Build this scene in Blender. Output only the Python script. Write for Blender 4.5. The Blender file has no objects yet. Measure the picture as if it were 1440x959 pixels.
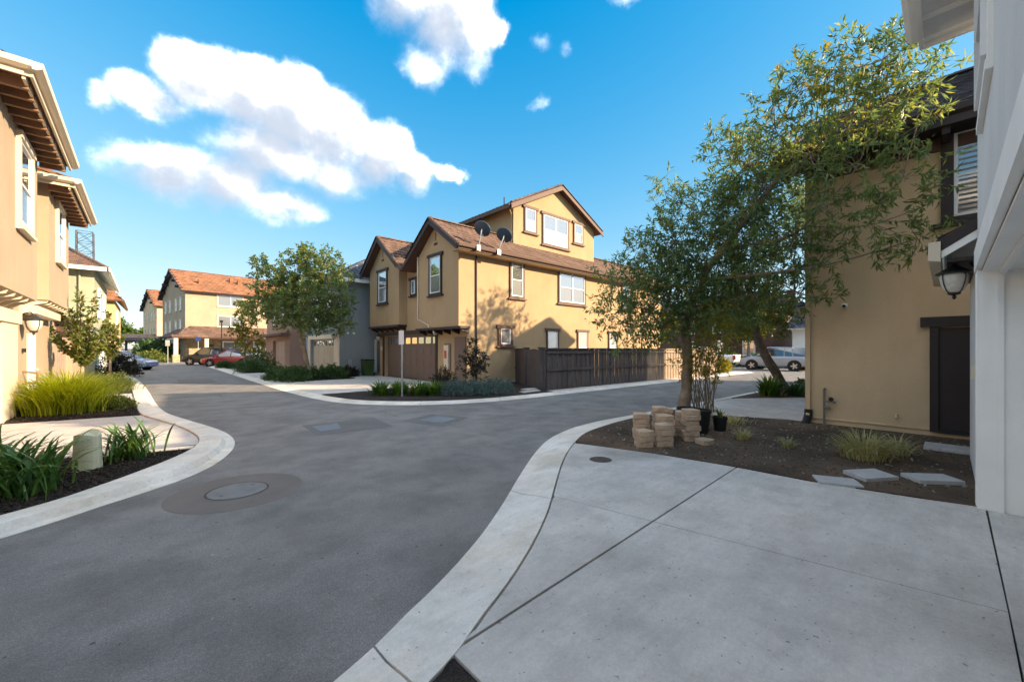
import bpy, bmesh, math, random
import numpy as np
from mathutils import Vector, Matrix
R = math.radians
random.seed(7)
rng = np.random.default_rng(11)
sc = bpy.context.scene
C = sc.collection

# ------------------------------------------------------------------ camera
cam = bpy.data.cameras.new('camera')
cam.sensor_width = 36.0
cam.lens = 14.25
cam.shift_y = 0.0073
cam.clip_end = 6000
cam.clip_start = 0.05
cam_o = bpy.data.objects.new('camera', cam)
cam_o.location = (0, 0, 1.65)
cam_o.rotation_euler = (R(90), 0, R(-42.2))
C.objects.link(cam_o)
sc.camera = cam_o

# ------------------------------------------------------------------ light
SUN_EL = 21.0
SUN_DIR = Vector((0.648, -0.762, 0))              # horizontal direction towards the sun
SUN_AZ = math.degrees(math.atan2(SUN_DIR.x, SUN_DIR.y))
sun = bpy.data.lights.new('sun', 'SUN')
sun.energy = 2.0
sun.angle = R(0.5)
sun.color = (1.0, 0.76, 0.50)
sun_o = bpy.data.objects.new('sun', sun)
C.objects.link(sun_o)
to_sun = Vector((SUN_DIR.x * math.cos(R(SUN_EL)), SUN_DIR.y * math.cos(R(SUN_EL)), math.sin(R(SUN_EL))))
sun_o.rotation_euler = to_sun.to_track_quat('Z', 'Y').to_euler()
sun_o.location = (30, -40, 40)

sc.view_settings.view_transform = 'Standard'
sc.view_settings.look = 'None'
sc.view_settings.gamma = 1.0
sc.view_settings.use_curve_mapping = False
sc.view_settings.exposure = 2.6

# ------------------------------------------------------------------ world: sky with cumulus clouds
w = bpy.data.worlds.new('World')
sc.world = w
w.use_nodes = True
nt = w.node_tree
nt.nodes.clear()
def N(t, **k):
    n = nt.nodes.new(t)
    for a, b in k.items(): setattr(n, a, b)
    return n
def LK(a, b): nt.links.new(a, b)
def MA(op, a, b=None, clamp=False):
    n = N('ShaderNodeMath', operation=op, use_clamp=clamp)
    for i, q in enumerate((a, b)):
        if q is None: continue
        if isinstance(q, (int, float)): n.inputs[i].default_value = q
        else: LK(q, n.inputs[i])
    return n.outputs[0]
sky = N('ShaderNodeTexSky', sky_type='NISHITA')
sky.sun_disc = False
sky.sun_elevation = R(SUN_EL)
sky.sun_rotation = R(SUN_AZ)
sky.air_density = 1.0
sky.dust_density = 0.1
sky.ozone_density = 4.0
hs = N('ShaderNodeHueSaturation')
hs.inputs['Saturation'].default_value = 1.68; hs.inputs['Value'].default_value = .82
# the photograph holds the bright horizon back: a soft shoulder, the same in every direction
va = N('ShaderNodeVectorMath', operation='MULTIPLY_ADD'); va.inputs[1].default_value = (.5,) * 3; va.inputs[2].default_value = (1,) * 3
LK(sky.outputs[0], va.inputs[0])
vd = N('ShaderNodeVectorMath', operation='DIVIDE'); LK(sky.outputs[0], vd.inputs[0]); LK(va.outputs[0], vd.inputs[1])
LK(vd.outputs[0], hs.inputs['Color'])
tc = N('ShaderNodeTexCoord')
sep = N('ShaderNodeSeparateXYZ'); LK(tc.outputs['Generated'], sep.inputs[0])
az = MA('ARCTAN2', sep.outputs[0], sep.outputs[1])
el = MA('ARCSINE', sep.outputs[2])
nz = N('ShaderNodeTexNoise'); nz.inputs['Scale'].default_value = 5.0; nz.inputs['Detail'].default_value = 9; nz.inputs['Roughness'].default_value = .58
LK(tc.outputs['Generated'], nz.inputs['Vector'])
nz2 = N('ShaderNodeTexNoise'); nz2.inputs['Scale'].default_value = 11.0; nz2.inputs['Detail'].default_value = 6
LK(tc.outputs['Generated'], nz2.inputs['Vector'])
# az, el (deg), half width, half height (deg), strength
CL = [(8.9, 28.0, 5.0, 3.5, 1), (4.5, 28.0, 3.6, 2.7, .95), (13.6, 27.0, 5.0, 4.0, 1), (18.5, 25.0, 5.5, 4.6, 1), (23.5, 23.8, 5.0, 4.1, 1), (28.5, 22.4, 3.8, 2.9, .9),
      (33.6, 23.2, 3.0, 1.7, .78), (.4, 24.8, 3.5, 1.8, .75), (-2.6, 23.8, 2.2, 1.3, .62), (1.8, 18.2, 5.4, 3.3, 1), (7.5, 18.2, 5.6, 3.6, 1), (13.2, 16.9, 5.2, 2.6, .9), (11.5, 22.6, 6.0, 3.6, .95), (18.5, 21.5, 5.5, 3.4, .9),
      (27.0, 39.5, 5.0, 4.0, .95), (33.0, 38.5, 6.0, 5.0, 1), (30.0, 34.2, 5.0, 2.8, .78), (36.5, 36.8, 4.2, 4.2, .92), (40.0, 37.6, 2.2, 2.2, .7),
      (46.3, 36.9, 3.2, 1.6, .20), (49.3, 36.2, 2.2, 2.0, .18), (45.7, 31.2, 2.8, 1.7, .24), (57, 40.3, 5, 1.4, .18)]
rr = random.Random(5)
for k in range(18):                              # unseen clouds added all round, thick enough to fill the shade
    a0 = 98 + 234 * k / 17 + rr.uniform(-5, 5); e0 = rr.choice((20, 31, 43, 56)) + rr.uniform(-4, 4); fa = 1 / max(.35, math.cos(R(e0)))
    for j in range(3):
        CL.append((a0 + rr.uniform(-8, 8) * fa, e0 + rr.uniform(-2.5, 2.5), rr.uniform(6, 9) * fa, rr.uniform(3.5, 5.5), rr.uniform(.85, 1)))
for (a0, e0) in ((5, 58), (50, 64), (110, 72), (200, 75), (290, 70)):  # unseen clouds added overhead, also for fill light
    for j in range(3): CL.append((a0 + rr.uniform(-16, 16), e0 + rr.uniform(-3, 3), rr.uniform(14, 22), rr.uniform(4, 6), .95))
# the blob coordinates are pushed about by noise so that the outlines billow
wn = N('ShaderNodeTexNoise'); wn.inputs['Scale'].default_value = 7.0; wn.inputs['Detail'].default_value = 7; wn.inputs['Roughness'].default_value = .6
LK(tc.outputs['Generated'], wn.inputs['Vector'])
wsep = N('ShaderNodeSeparateColor'); LK(wn.outputs['Color'], wsep.inputs[0])
azw = MA('ADD', az, MA('MULTIPLY', MA('SUBTRACT', wsep.outputs[0], .5), .12))
elw = MA('ADD', el, MA('MULTIPLY', MA('SUBTRACT', wsep.outputs[1], .5), .10))
def cloud_field(azn, eln, blobs):
    field = None
    for (a0, e0, wa, he, st) in blobs:
        aw = math.radians(((a0 + 180) % 360) - 180)
        da = MA('MULTIPLY', MA('SUBTRACT', azn, aw), 1 / R(wa))
        de = MA('MULTIPLY', MA('SUBTRACT', eln, R(e0)), 1 / R(he))
        q = MA('ADD', MA('MULTIPLY', da, da), MA('MULTIPLY', de, de))
        v = MA('SUBTRACT', st, MA('MULTIPLY', q, .62))
        if field is None: field = v
        else: field = MA('SMOOTH_MAX', field, v); field.node.inputs[2].default_value = .25
    return MA('MAXIMUM', field, -1.2)
field = cloud_field(azw, elw, CL)
f_up = cloud_field(MA('ADD', azw, R(1.2)), MA('ADD', elw, R(2.0)), CL)     # how much cloud stands above, towards the sun
f2 = MA('ADD', field, MA('MULTIPLY', MA('SUBTRACT', nz.outputs[0], .5), 1.25))
mr = N('ShaderNodeMapRange', interpolation_type='SMOOTHSTEP'); LK(f2, mr.inputs[0])
mr.inputs[1].default_value = .02; mr.inputs[2].default_value = 1.0
nzs = N('ShaderNodeTexNoise'); nzs.inputs['Scale'].default_value = 5.0; nzs.inputs['Detail'].default_value = 5
vadd = N('ShaderNodeVectorMath', operation='ADD'); vadd.inputs[1].default_value = (0.012, -0.016, .05)
LK(tc.outputs['Generated'], vadd.inputs[0]); LK(vadd.outputs[0], nzs.inputs['Vector'])
rel = MA('SUBTRACT', nz.outputs[0], nzs.outputs[0])
cbv = MA('ADD', MA('MULTIPLY', rel, 1.0), MA('SUBTRACT', .62, MA('MULTIPLY', f_up, .62)))
cbv = MA('ADD', cbv, MA('MULTIPLY', MA('SUBTRACT', nz2.outputs[0], .5), .35))
cb = N('ShaderNodeMapRange', interpolation_type='SMOOTHSTEP'); LK(cbv, cb.inputs[0])
cb.inputs[1].default_value = -.16; cb.inputs[2].default_value = .70
cc = N('ShaderNodeMix', data_type='RGBA'); LK(MA('POWER', cb.outputs[0], 2.1), cc.inputs[0])
cc.inputs[6].default_value = (.74, .83, .98, 1); cc.inputs[7].default_value = (1, 1, 1, 1)
# cloud brightness raised to fill the shade, strongest sunward, like forward scattering
sd = N('ShaderNodeVectorMath', operation='DOT_PRODUCT'); LK(tc.outputs['Generated'], sd.inputs[0]); sd.inputs[1].default_value = tuple(to_sun)
ph = MA('POWER', MA('MULTIPLY_ADD', sd.outputs['Value'], .5), 2.2); ph.node.inputs[0].links[0].from_node.inputs[2].default_value = .5
amp = MA('MULTIPLY_ADD', ph, 27.0); amp.node.inputs[2].default_value = 9.0
cw = N('ShaderNodeMix', data_type='RGBA'); cw.blend_type = 'MULTIPLY'; cw.inputs[0].default_value = 1; cw.inputs[6].default_value = (1.08, .98, .88, 1); LK(amp, cw.inputs[7]); LK(cw.outputs[2], cc.inputs[7])
mx = N('ShaderNodeMix', data_type='RGBA'); LK(MA('POWER', mr.outputs[0], 2.3), mx.inputs[0]); LK(hs.outputs[0], mx.inputs[6]); LK(cc.outputs[2], mx.inputs[7])
bg = N('ShaderNodeBackground'); bg.inputs[1].default_value = .15
LK(mx.outputs[2], bg.inputs[0])
wo = N('ShaderNodeOutputWorld'); LK(bg.outputs[0], wo.inputs[0])

# ------------------------------------------------------------------ materials
def newmat(name):
    m = bpy.data.materials.new(name); m.use_nodes = True
    t = m.node_tree; t.nodes.clear()
    o = t.nodes.new('ShaderNodeOutputMaterial'); p = t.nodes.new('ShaderNodeBsdfPrincipled')
    t.links.new(p.outputs[0], o.inputs[0])
    return m, t, p, o
def noise(t, scale, detail=4, rough=.55, stretch=None):
    g = t.nodes.new('ShaderNodeNewGeometry'); n = t.nodes.new('ShaderNodeTexNoise')
    n.inputs['Scale'].default_value = scale; n.inputs['Detail'].default_value = detail; n.inputs['Roughness'].default_value = rough
    src = g.outputs['Position']
    if stretch:
        mp = t.nodes.new('ShaderNodeMapping'); mp.inputs['Scale'].default_value = stretch
        t.links.new(src, mp.inputs[0]); src = mp.outputs[0]
    t.links.new(src, n.inputs['Vector']); return n.outputs[0]
def ramp(t, val, lo, hi, c1, c2):
    r = t.nodes.new('ShaderNodeMapRange'); t.links.new(val, r.inputs[0]); r.inputs[1].default_value = lo; r.inputs[2].default_value = hi
    m = t.nodes.new('ShaderNodeMix'); m.data_type = 'RGBA'; t.links.new(r.outputs[0], m.inputs[0])
    for i, c in ((6, c1), (7, c2)):
        if isinstance(c, tuple): m.inputs[i].default_value = c + (1,)
        else: t.links.new(c, m.inputs[i])
    return m.outputs[2]
def mult(t, a, b):
    m = t.nodes.new('ShaderNodeMix'); m.data_type = 'RGBA'; m.blend_type = 'MULTIPLY'; m.inputs[0].default_value = 1
    t.links.new(a, m.inputs[6]); t.links.new(b, m.inputs[7]); return m.outputs[2]
def bump(t, p, val, strength, dist):
    b = t.nodes.new('ShaderNodeBump'); b.inputs['Strength'].default_value = strength; b.inputs['Distance'].default_value = dist
    t.links.new(val, b.inputs['Height']); t.links.new(b.outputs[0], p.inputs['Normal'])
def sh(c, k): return tuple(min(1, x * k) for x in c)
def surf(name, c, var=.12, scale=.8, rough=.85, bscale=60, bstr=.2, bdist=.01, fine=.12, fscale=180, metal=0, spec=.4, island=0):
    m, t, p, o = newmat(name)
    col = ramp(t, noise(t, scale, 5), .3, .7, sh(c, 1 - var), sh(c, 1 + var))
    col = mult(t, col, ramp(t, noise(t, fscale, 2), .3, .7, (1 - fine,) * 3, (1.0,) * 3))
    if island:
        g = t.nodes.new('ShaderNodeNewGeometry')
        col = mult(t, col, ramp(t, g.outputs['Random Per Island'], 0, 1, (1 - island,) * 3, (1.0,) * 3))
    t.links.new(col, p.inputs['Base Color'])
    p.inputs['Roughness'].default_value = rough; p.inputs['Metallic'].default_value = metal
    p.inputs['Specular IOR Level'].default_value = spec
    if bstr: bump(t, p, noise(t, bscale, 3), bstr, bdist)
    return m
def stucco(name, c):
    m, t, p, o = newmat(name)
    col = ramp(t, noise(t, .55, 6, .6), .3, .72, sh(c, .88), sh(c, 1.07))
    col = mult(t, col, ramp(t, noise(t, 3.0, 5, .6, (1, 1, .22)), .25, .6, (.93, .925, .915), (1, 1, 1)))
    col = mult(t, col, ramp(t, noise(t, 90, 2), .3, .7, (.90,) * 3, (1,) * 3))
    t.links.new(col, p.inputs['Base Color']); p.inputs['Roughness'].default_value = .92; p.inputs['Specular IOR Level'].default_value = .2
    bump(t, p, noise(t, 75, 4, .6), .35, .008)
    return m
def asphalt():
    m, t, p, o = newmat('asphalt')
    col = ramp(t, noise(t, .35, 6, .6), .3, .72, (.205, .193, .178), (.275, .259, .240))
    col = mult(t, col, ramp(t, noise(t, 1.4, 6, .65), .36, .58, (.78, .78, .78), (1.03, 1.03, 1.03)))
    col = mult(t, col, ramp(t, noise(t, 110, 3, .75), .28, .72, (.50,) * 3, (1.42,) * 3))
    col = mult(t, col, ramp(t, noise(t, 36, 3, .7), .3, .7, (.84,) * 3, (1.12,) * 3))
    col = mult(t, col, ramp(t, noise(t, 17, 1), .235, .25, (.45,) * 3, (1,) * 3))
    col = mult(t, col, ramp(t, noise(t, 21.3, 1), .76, .78, (1,) * 3, (1.5,) * 3))
    st = noise(t, 1.1, 4, .5, (.18, 1.3, 1))
    g = t.nodes.new('ShaderNodeNewGeometry'); nn = t.nodes.new('ShaderNodeTexNoise'); nn.inputs['Scale'].default_value = 2.2; nn.inputs['Detail'].default_value = 5
    t.links.new(g.outputs['Position'], nn.inputs['Vector'])
    wv = t.nodes.new('ShaderNodeVectorMath'); wv.operation = 'MULTIPLY_ADD'; wv.inputs[1].default_value = (.55, .55, 0); t.links.new(nn.outputs['Color'], wv.inputs[0]); t.links.new(g.outputs['Position'], wv.inputs[2])
    vo = t.nodes.new('ShaderNodeTexVoronoi'); vo.feature = 'DISTANCE_TO_EDGE'; vo.inputs['Scale'].default_value = .42; t.links.new(wv.outputs[0], vo.inputs['Vector'])
    crack = ramp(t, vo.outputs[0], .0015, .0055, (.50, .50, .50), (1, 1, 1))
    col = mult(t, col, ramp(t, noise(t, .33, 2), .60, .63, (1, 1, 1), crack))
    col = mult(t, col, ramp(t, st, .35, .6, (.9, .9, .9), (1, 1, 1)))
    t.links.new(col, p.inputs['Base Color']); p.inputs['Roughness'].default_value = .88; p.inputs['Specular IOR Level'].default_value = .3
    bump(t, p, noise(t, 170, 2), .5, .006)
    return m
def concrete(name, c, stain=.8, warm=False):
    m, t, p, o = newmat(name)
    col = ramp(t, noise(t, .7, 7, .62), .3, .7, sh(c, .84), sh(c, 1.08))
    col = mult(t, col, ramp(t, noise(t, 2.6, 6, .7), .28, .55, (stain, stain, stain * .99), (1, 1, 1)))
    if warm: col = mult(t, col, ramp(t, noise(t, .8, 4, .6), .42, .66, (1, 1, 1), (1.0, .93, .83)))
    col = mult(t, col, ramp(t, noise(t, 45, 4, .7), .3, .65, (.9,) * 3, (1.02,) * 3))
    col = mult(t, col, ramp(t, noise(t, 260, 2), .3, .7, (.85,) * 3, (1.06,) * 3))
    sp = ramp(t, noise(t, 28, 1), .24, .27, (.55, .54, .52), (1, 1, 1))
    col = mult(t, col, ramp(t, noise(t, 9, 5, .7, (.25, 1, 1)), .35, .65, (.90, .90, .90), (1.03, 1.03, 1.03)))
    col = mult(t, col, ramp(t, noise(t, .42, 3, .5), .54, .68, (1, 1, 1), (.72, .71, .70)))
    col = mult(t, col, sp)
    t.links.new(col, p.inputs['Base Color']); p.inputs['Roughness'].default_value = .86; p.inputs['Specular IOR Level'].default_value = .3
    bump(t, p, noise(t, 120, 4, .7), .22, .004)
    return m
def leafmat(name, c1, c2, c3, trans=.38, spec=.35, rough=.5):
    m, t, p, o = newmat(name)
    g = t.nodes.new('ShaderNodeNewGeometry')
    cr = t.nodes.new('ShaderNodeValToRGB'); t.links.new(g.outputs['Random Per Island'], cr.inputs[0])
    e = cr.color_ramp.elements; e[0].color = c1 + (1,); e[1].color = c3 + (1,); x = e.new(.55); x.color = c2 + (1,)
    col = mult(t, cr.outputs[0], ramp(t, noise(t, .9, 3), .3, .7, (.75, .78, .75), (1.15, 1.12, 1.05)))
    t.links.new(col, p.inputs['Base Color']); p.inputs['Roughness'].default_value = rough; p.inputs['Specular IOR Level'].default_value = spec
    tr = t.nodes.new('ShaderNodeBsdfTranslucent')
    hb = t.nodes.new('ShaderNodeHueSaturation'); hb.inputs['Hue'].default_value = .475; hb.inputs['Saturation'].default_value = 1.15; hb.inputs['Value'].default_value = 1.7
    t.links.new(col, hb.inputs['Color']); t.links.new(hb.outputs[0], tr.inputs[0])
    mxs = t.nodes.new('ShaderNodeMixShader'); mxs.inputs[0].default_value = trans
    t.links.new(p.outputs[0], mxs.inputs[1]); t.links.new(tr.outputs[0], mxs.inputs[2]); t.links.new(mxs.outputs[0], o.inputs[0])
    return m
def glassmat(name, c, refl=.4, rough=.02):
    m, t, p, o = newmat(name)
    p.inputs['Base Color'].default_value = c + (1,); p.inputs['Roughness'].default_value = .6
    gl = t.nodes.new('ShaderNodeBsdfGlossy'); gl.inputs['Roughness'].default_value = rough; gl.inputs[0].default_value = (.93, .96, 1, 1)
    g = t.nodes.new('ShaderNodeNewGeometry')
    bm_ = t.nodes.new('ShaderNodeBump'); bm_.inputs['Strength'].default_value = .06; bm_.inputs['Distance'].default_value = .02
    t.links.new(noise(t, 1.3, 1), bm_.inputs['Height']); t.links.new(bm_.outputs[0], gl.inputs['Normal'])
    fr = t.nodes.new('ShaderNodeFresnel'); fr.inputs[0].default_value = 1.5
    a = t.nodes.new('ShaderNodeMath'); a.operation = 'MULTIPLY_ADD'; a.inputs[1].default_value = 1 - refl; a.inputs[2].default_value = refl
    t.links.new(fr.outputs[0], a.inputs[0])
    mxs = t.nodes.new('ShaderNodeMixShader'); t.links.new(a.outputs[0], mxs.inputs[0])
    t.links.new(p.outputs[0], mxs.inputs[1]); t.links.new(gl.outputs[0], mxs.inputs[2]); t.links.new(mxs.outputs[0], o.inputs[0])
    return m
def paint(name, c, rough=.3, coat=.8, metal=0):
    m, t, p, o = newmat(name)
    p.inputs['Base Color'].default_value = c + (1,); p.inputs['Roughness'].default_value = rough
    p.inputs['Coat Weight'].default_value = coat; p.inputs['Coat Roughness'].default_value = .05; p.inputs['Metallic'].default_value = metal
    return m
M = {}
M['asphalt'] = asphalt()
M['patch'] = surf('asphalt_patch', (.17, .16, .152), .12, 1.5, .9, 150, .4, .005, .3, 150)
M['collar'] = surf('collar_concrete', (.185, .16, .14), .1, 2.5, .9, 140, .3, .004, .2, 200)
M['iron'] = surf('cast_iron', (.20, .195, .185), .15, 6, .7, 120, .5, .004, .2, 120)
M['rust'] = surf('rusty_iron', (.07, .055, .045), .3, 12, .8, 160, .5, .004)
M['concrete'] = concrete('drive_concrete', (.70, .645, .58), .78)
M['kerb'] = concrete('kerb_concrete', (.88, .825, .74), .78, True)
M['lid'] = concrete('vault_lid', (.22, .24, .26), .9)
M['joint'] = surf('joint_felt', (.03, .03, .03), .2)
M['soil'] = surf('dry_soil', (.135, .088, .054), .65, .8, .97, 26, .9, .05, .4, 60)
M['soilbit'] = surf('soil_clods', (.15, .11, .075), .4, 5, .97, 60, .3, .01, .3, 90, island=.5)
M['mulch'] = surf('dark_mulch', (.045, .034, .028), .4, 3, .97, 40, 1.0, .05, .5, 70)
M['chip'] = surf('bark_chips', (.055, .038, .026), .3, 5, .95, 60, .3, .01, .3, 90, island=.65)
M['pebble'] = surf('pale_pebbles', (.36, .34, .30), .2, 5, .9, 60, .2, .01, .2, 90, island=.4)
M['earth'] = surf('far_ground', (.12, .115, .075), .3, .2, .95, 5, .3, .05)
M['gold'] = stucco('stucco_gold', (.46, .325, .188))
M['tan'] = stucco('stucco_tan', (.74, .55, .34))
M['cream'] = stucco('stucco_cream', (.43, .335, .235))
M['bluegrey'] = stucco('stucco_bluegrey', (.29, .335, .36))
M['pink'] = stucco('stucco_pinkish', (.42, .27, .21))
M['green'] = stucco('stucco_sage', (.40, .42, .30))
M['yellow'] = stucco('stucco_yellow', (.66, .49, .25))
M['grey'] = stucco('stucco_pale_grey', (.78, .77, .745))
M['white'] = surf('white_trim', (.93, .91, .86), .06, 1.2, .6, 90, .12, .004, .06, 200)
M['creamtrim'] = surf('cream_trim', (.68, .58, .44), .06, 1.2, .6, 90, .12, .004, .06, 200)
M['vinyl'] = surf('white_vinyl', (.78, .78, .78), .03, 1, .4, 0, 0, 0, .03, 200)
M['brown'] = surf('brown_trim', (.115, .062, .044), .12, 1.5, .65, 70, .15, .004, .12, 150)
M['dkbrown'] = surf('dark_brown_trim', (.040, .027, .025), .12, 1.5, .6, 70, .15, .004, .12, 150)
M['browndoor'] = surf('brown_garage_door', (.17, .115, .092), .06, 1.2, .5, 60, .08, .003, .06, 150)
M['beigedoor'] = surf('beige_garage_door', (.46, .38, .28), .06, 1.2, .5, 60, .08, .003, .06, 150)
M['pinkdoor'] = surf('pinkish_garage_door', (.42, .29, .23), .06, 1.2, .5, 60, .08, .003, .06, 150)
M['whitedoor'] = surf('white_garage_door', (.86, .85, .83), .05, 1.2, .5, 60, .08, .003, .06, 150)
M['reddoor'] = surf('redwood_door', (.30, .10, .045), .15, 2, .5, 60, .1, .003)
M['rafter'] = surf('brown_rafters', (.27, .15, .085), .2, 2, .75, 50, .2, .005)
M['tilebrown'] = surf('roof_tile_brown', (.19, .115, .083), .22, 1.2, .85, 50, .3, .006, .25, 60, island=.4)
M['tiledark'] = surf('roof_tile_dark', (.085, .07, .075), .2, 1.2, .8, 50, .3, .006, .25, 60, island=.4)
M['tileblue'] = surf('roof_tile_slate', (.085, .10, .135), .2, 1.2, .8, 50, .3, .006, .25, 60, island=.35)
M['tilered'] = surf('roof_tile_red', (.33, .15, .075), .22, 1.0, .85, 50, .3, .006, .25, 60, island=.35)
M['fence'] = surf('fence_stain', (.105, .088, .084), .2, 1.5, .8, 40, .3, .004, .25, 90)
M['fencelit'] = surf('fence_sunlit_tint', (.36, .27, .19), .2, 1.5, .8, 40, .3, .004, .25, 90)  # sunlight on the far fence boards, put into a paler colour
M['glass'] = glassmat('window_glass', (.06, .075, .085), .55)
M['screen'] = glassmat('window_screen', (.12, .13, .135), .22, .12)
M['blind'] = glassmat('window_blind', (.42, .44, .42), .25)
M['lampglass'] = surf('lamp_glass', (.62, .58, .50), .1, 20, .25, 0, 0, 0, .1, 30)
M['black'] = surf('black_metal', (.018, .018, .020), .1, 5, .45, 0, 0, 0, .1, 50)
M['plastic'] = surf('black_plastic', (.012, .012, .013), .2, 8, .55, 0, 0, 0, .1, 50)
M['dish'] = surf('dish_grey', (.05, .075, .10), .08, 3, .4, 0, 0, 0, .05, 90)
M['steel'] = surf('galvanised', (.42, .43, .44), .1, 6, .45, 0, 0, 0, .1, 80, metal=.5)
M['pedestal'] = surf('green_plastic', (.56, .56, .39), .06, 4, .5, 60, .05, .003, .06, 200)
M['block'] = surf('wall_block', (.60, .43, .29), .16, 6, .95, 45, .8, .02, .25, 70, island=.12)
M['paver'] = concrete('paver', (.56, .54, .52), .85)
M['bark'] = surf('bark', (.34, .25, .175), .35, 5, .95, 22, .9, .03, .35, 50)
M['barkgrey'] = surf('bark_grey', (.25, .20, .16), .35, 5, .95, 22, .9, .03, .35, 50)
M['leafA'] = leafmat('leaf_ash', (.075, .130, .052), (.130, .205, .075), (.25, .28, .085), .45, .5, .42)
M['leafB'] = leafmat('leaf_yellowing', (.10, .13, .025), (.19, .19, .032), (.30, .26, .045), .5)
M['leafC'] = leafmat('leaf_mid', (.070, .110, .030), (.125, .165, .040), (.21, .215, .050))
M['leafD'] = leafmat('leaf_dark_shrub', (.035, .080, .028), (.060, .120, .040), (.10, .16, .05), .3)
M['leafS'] = leafmat('leaf_bluegrey', (.05, .09, .085), (.09, .15, .14), (.15, .21, .19), .2)
M['leafR'] = leafmat('leaf_purple', (.018, .016, .012), (.035, .028, .018), (.05, .05, .022), .2)
M['strap'] = leafmat('leaf_strap', (.045, .11, .020), (.085, .18, .032), (.15, .25, .045), .3, .5, .35)
M['lime'] = leafmat('leaf_lime', (.15, .22, .016), (.28, .35, .03), (.42, .44, .05), .45)
M['straw'] = leafmat('leaf_variegated', (.30, .31, .11), (.46, .43, .20), (.60, .54, .30), .3)
M['farleaf'] = leafmat('leaf_far', (.04, .085, .012), (.075, .14, .02), (.12, .19, .03), .35)
M['stem'] = surf('dry_stems', (.24, .19, .11), .3, 6, .9, 0, 0, 0, .3, 60)
M['tyre'] = surf('tyre', (.018, .018, .018), .1, 5, .8, 0, 0, 0, .1, 50)
M['alloy'] = paint('alloy', (.55, .55, .55), .3, 0, .7)
M['carglass'] = glassmat('car_glass', (.012, .016, .02), .10)
M['carred'] = paint('car_red', (.30, .012, .018))
M['carblack'] = paint('car_black', (.02, .022, .028), .4, .25)
M['carblue'] = paint('car_blue', (.16, .22, .36))
M['carsilver'] = paint('car_silver', (.33, .37, .42), .35, .6, .35)
M['carwhite'] = paint('car_white', (.72, .72, .71))
M['lampred'] = paint('lamp_red', (.35, .015, .012), .2)
M['lampclear'] = paint('lamp_clear', (.6, .6, .6), .15)
M['signwhite'] = surf('sign_white', (.75, .75, .74), .03, 2, .4, 0, 0, 0, .03, 90)
M['signblue'] = surf('sign_blue', (.05, .13, .45), .03, 2, .4, 0, 0, 0, .03, 90)
M['red'] = surf('red_label', (.5, .06, .04), .05, 3, .5, 0, 0, 0, .05, 90)
M['stone'] = surf('stone_veneer', (.42, .33, .20), .35, 3.5, .9, 12, .6, .03, .3, 40)

# ------------------------------------------------------------------ mesh helpers
def tag(o, label=None, cat=None, group=None, kind=None):
    if label: o['label'] = label
    if cat: o['category'] = cat
    if group: o['group'] = group
    if kind: o['kind'] = kind
    return o
def thing(name, label, cat, loc=(0, 0, 0), group=None):
    o = bpy.data.objects.new(name, None); C.objects.link(o); o.location = loc; o.empty_display_size = .2
    return tag(o, label, cat, group)
def link(name, me, parent=None):
    o = bpy.data.objects.new(name, me); C.objects.link(o)
    if parent is not None:
        o.parent = parent
        wl = Vector((0, 0, 0)); q = parent
        while q is not None: wl += q.location; q = q.parent
        o.location = -wl                          # every mesh is built in world coordinates unless it is copied
    return o
class FR:
    """wall frame: a to the viewer's right, d out of the wall, z up"""
    def __init__(s, o, r, n): s.o = Vector(o); s.r = Vector((r[0], r[1], 0)); s.n = Vector((n[0], n[1], 0))
    def __call__(s, a, d, z): return s.o + s.r * a + s.n * d + Vector((0, 0, z))
W0 = FR((0, 0, 0), (1, 0), (0, 1))
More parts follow.
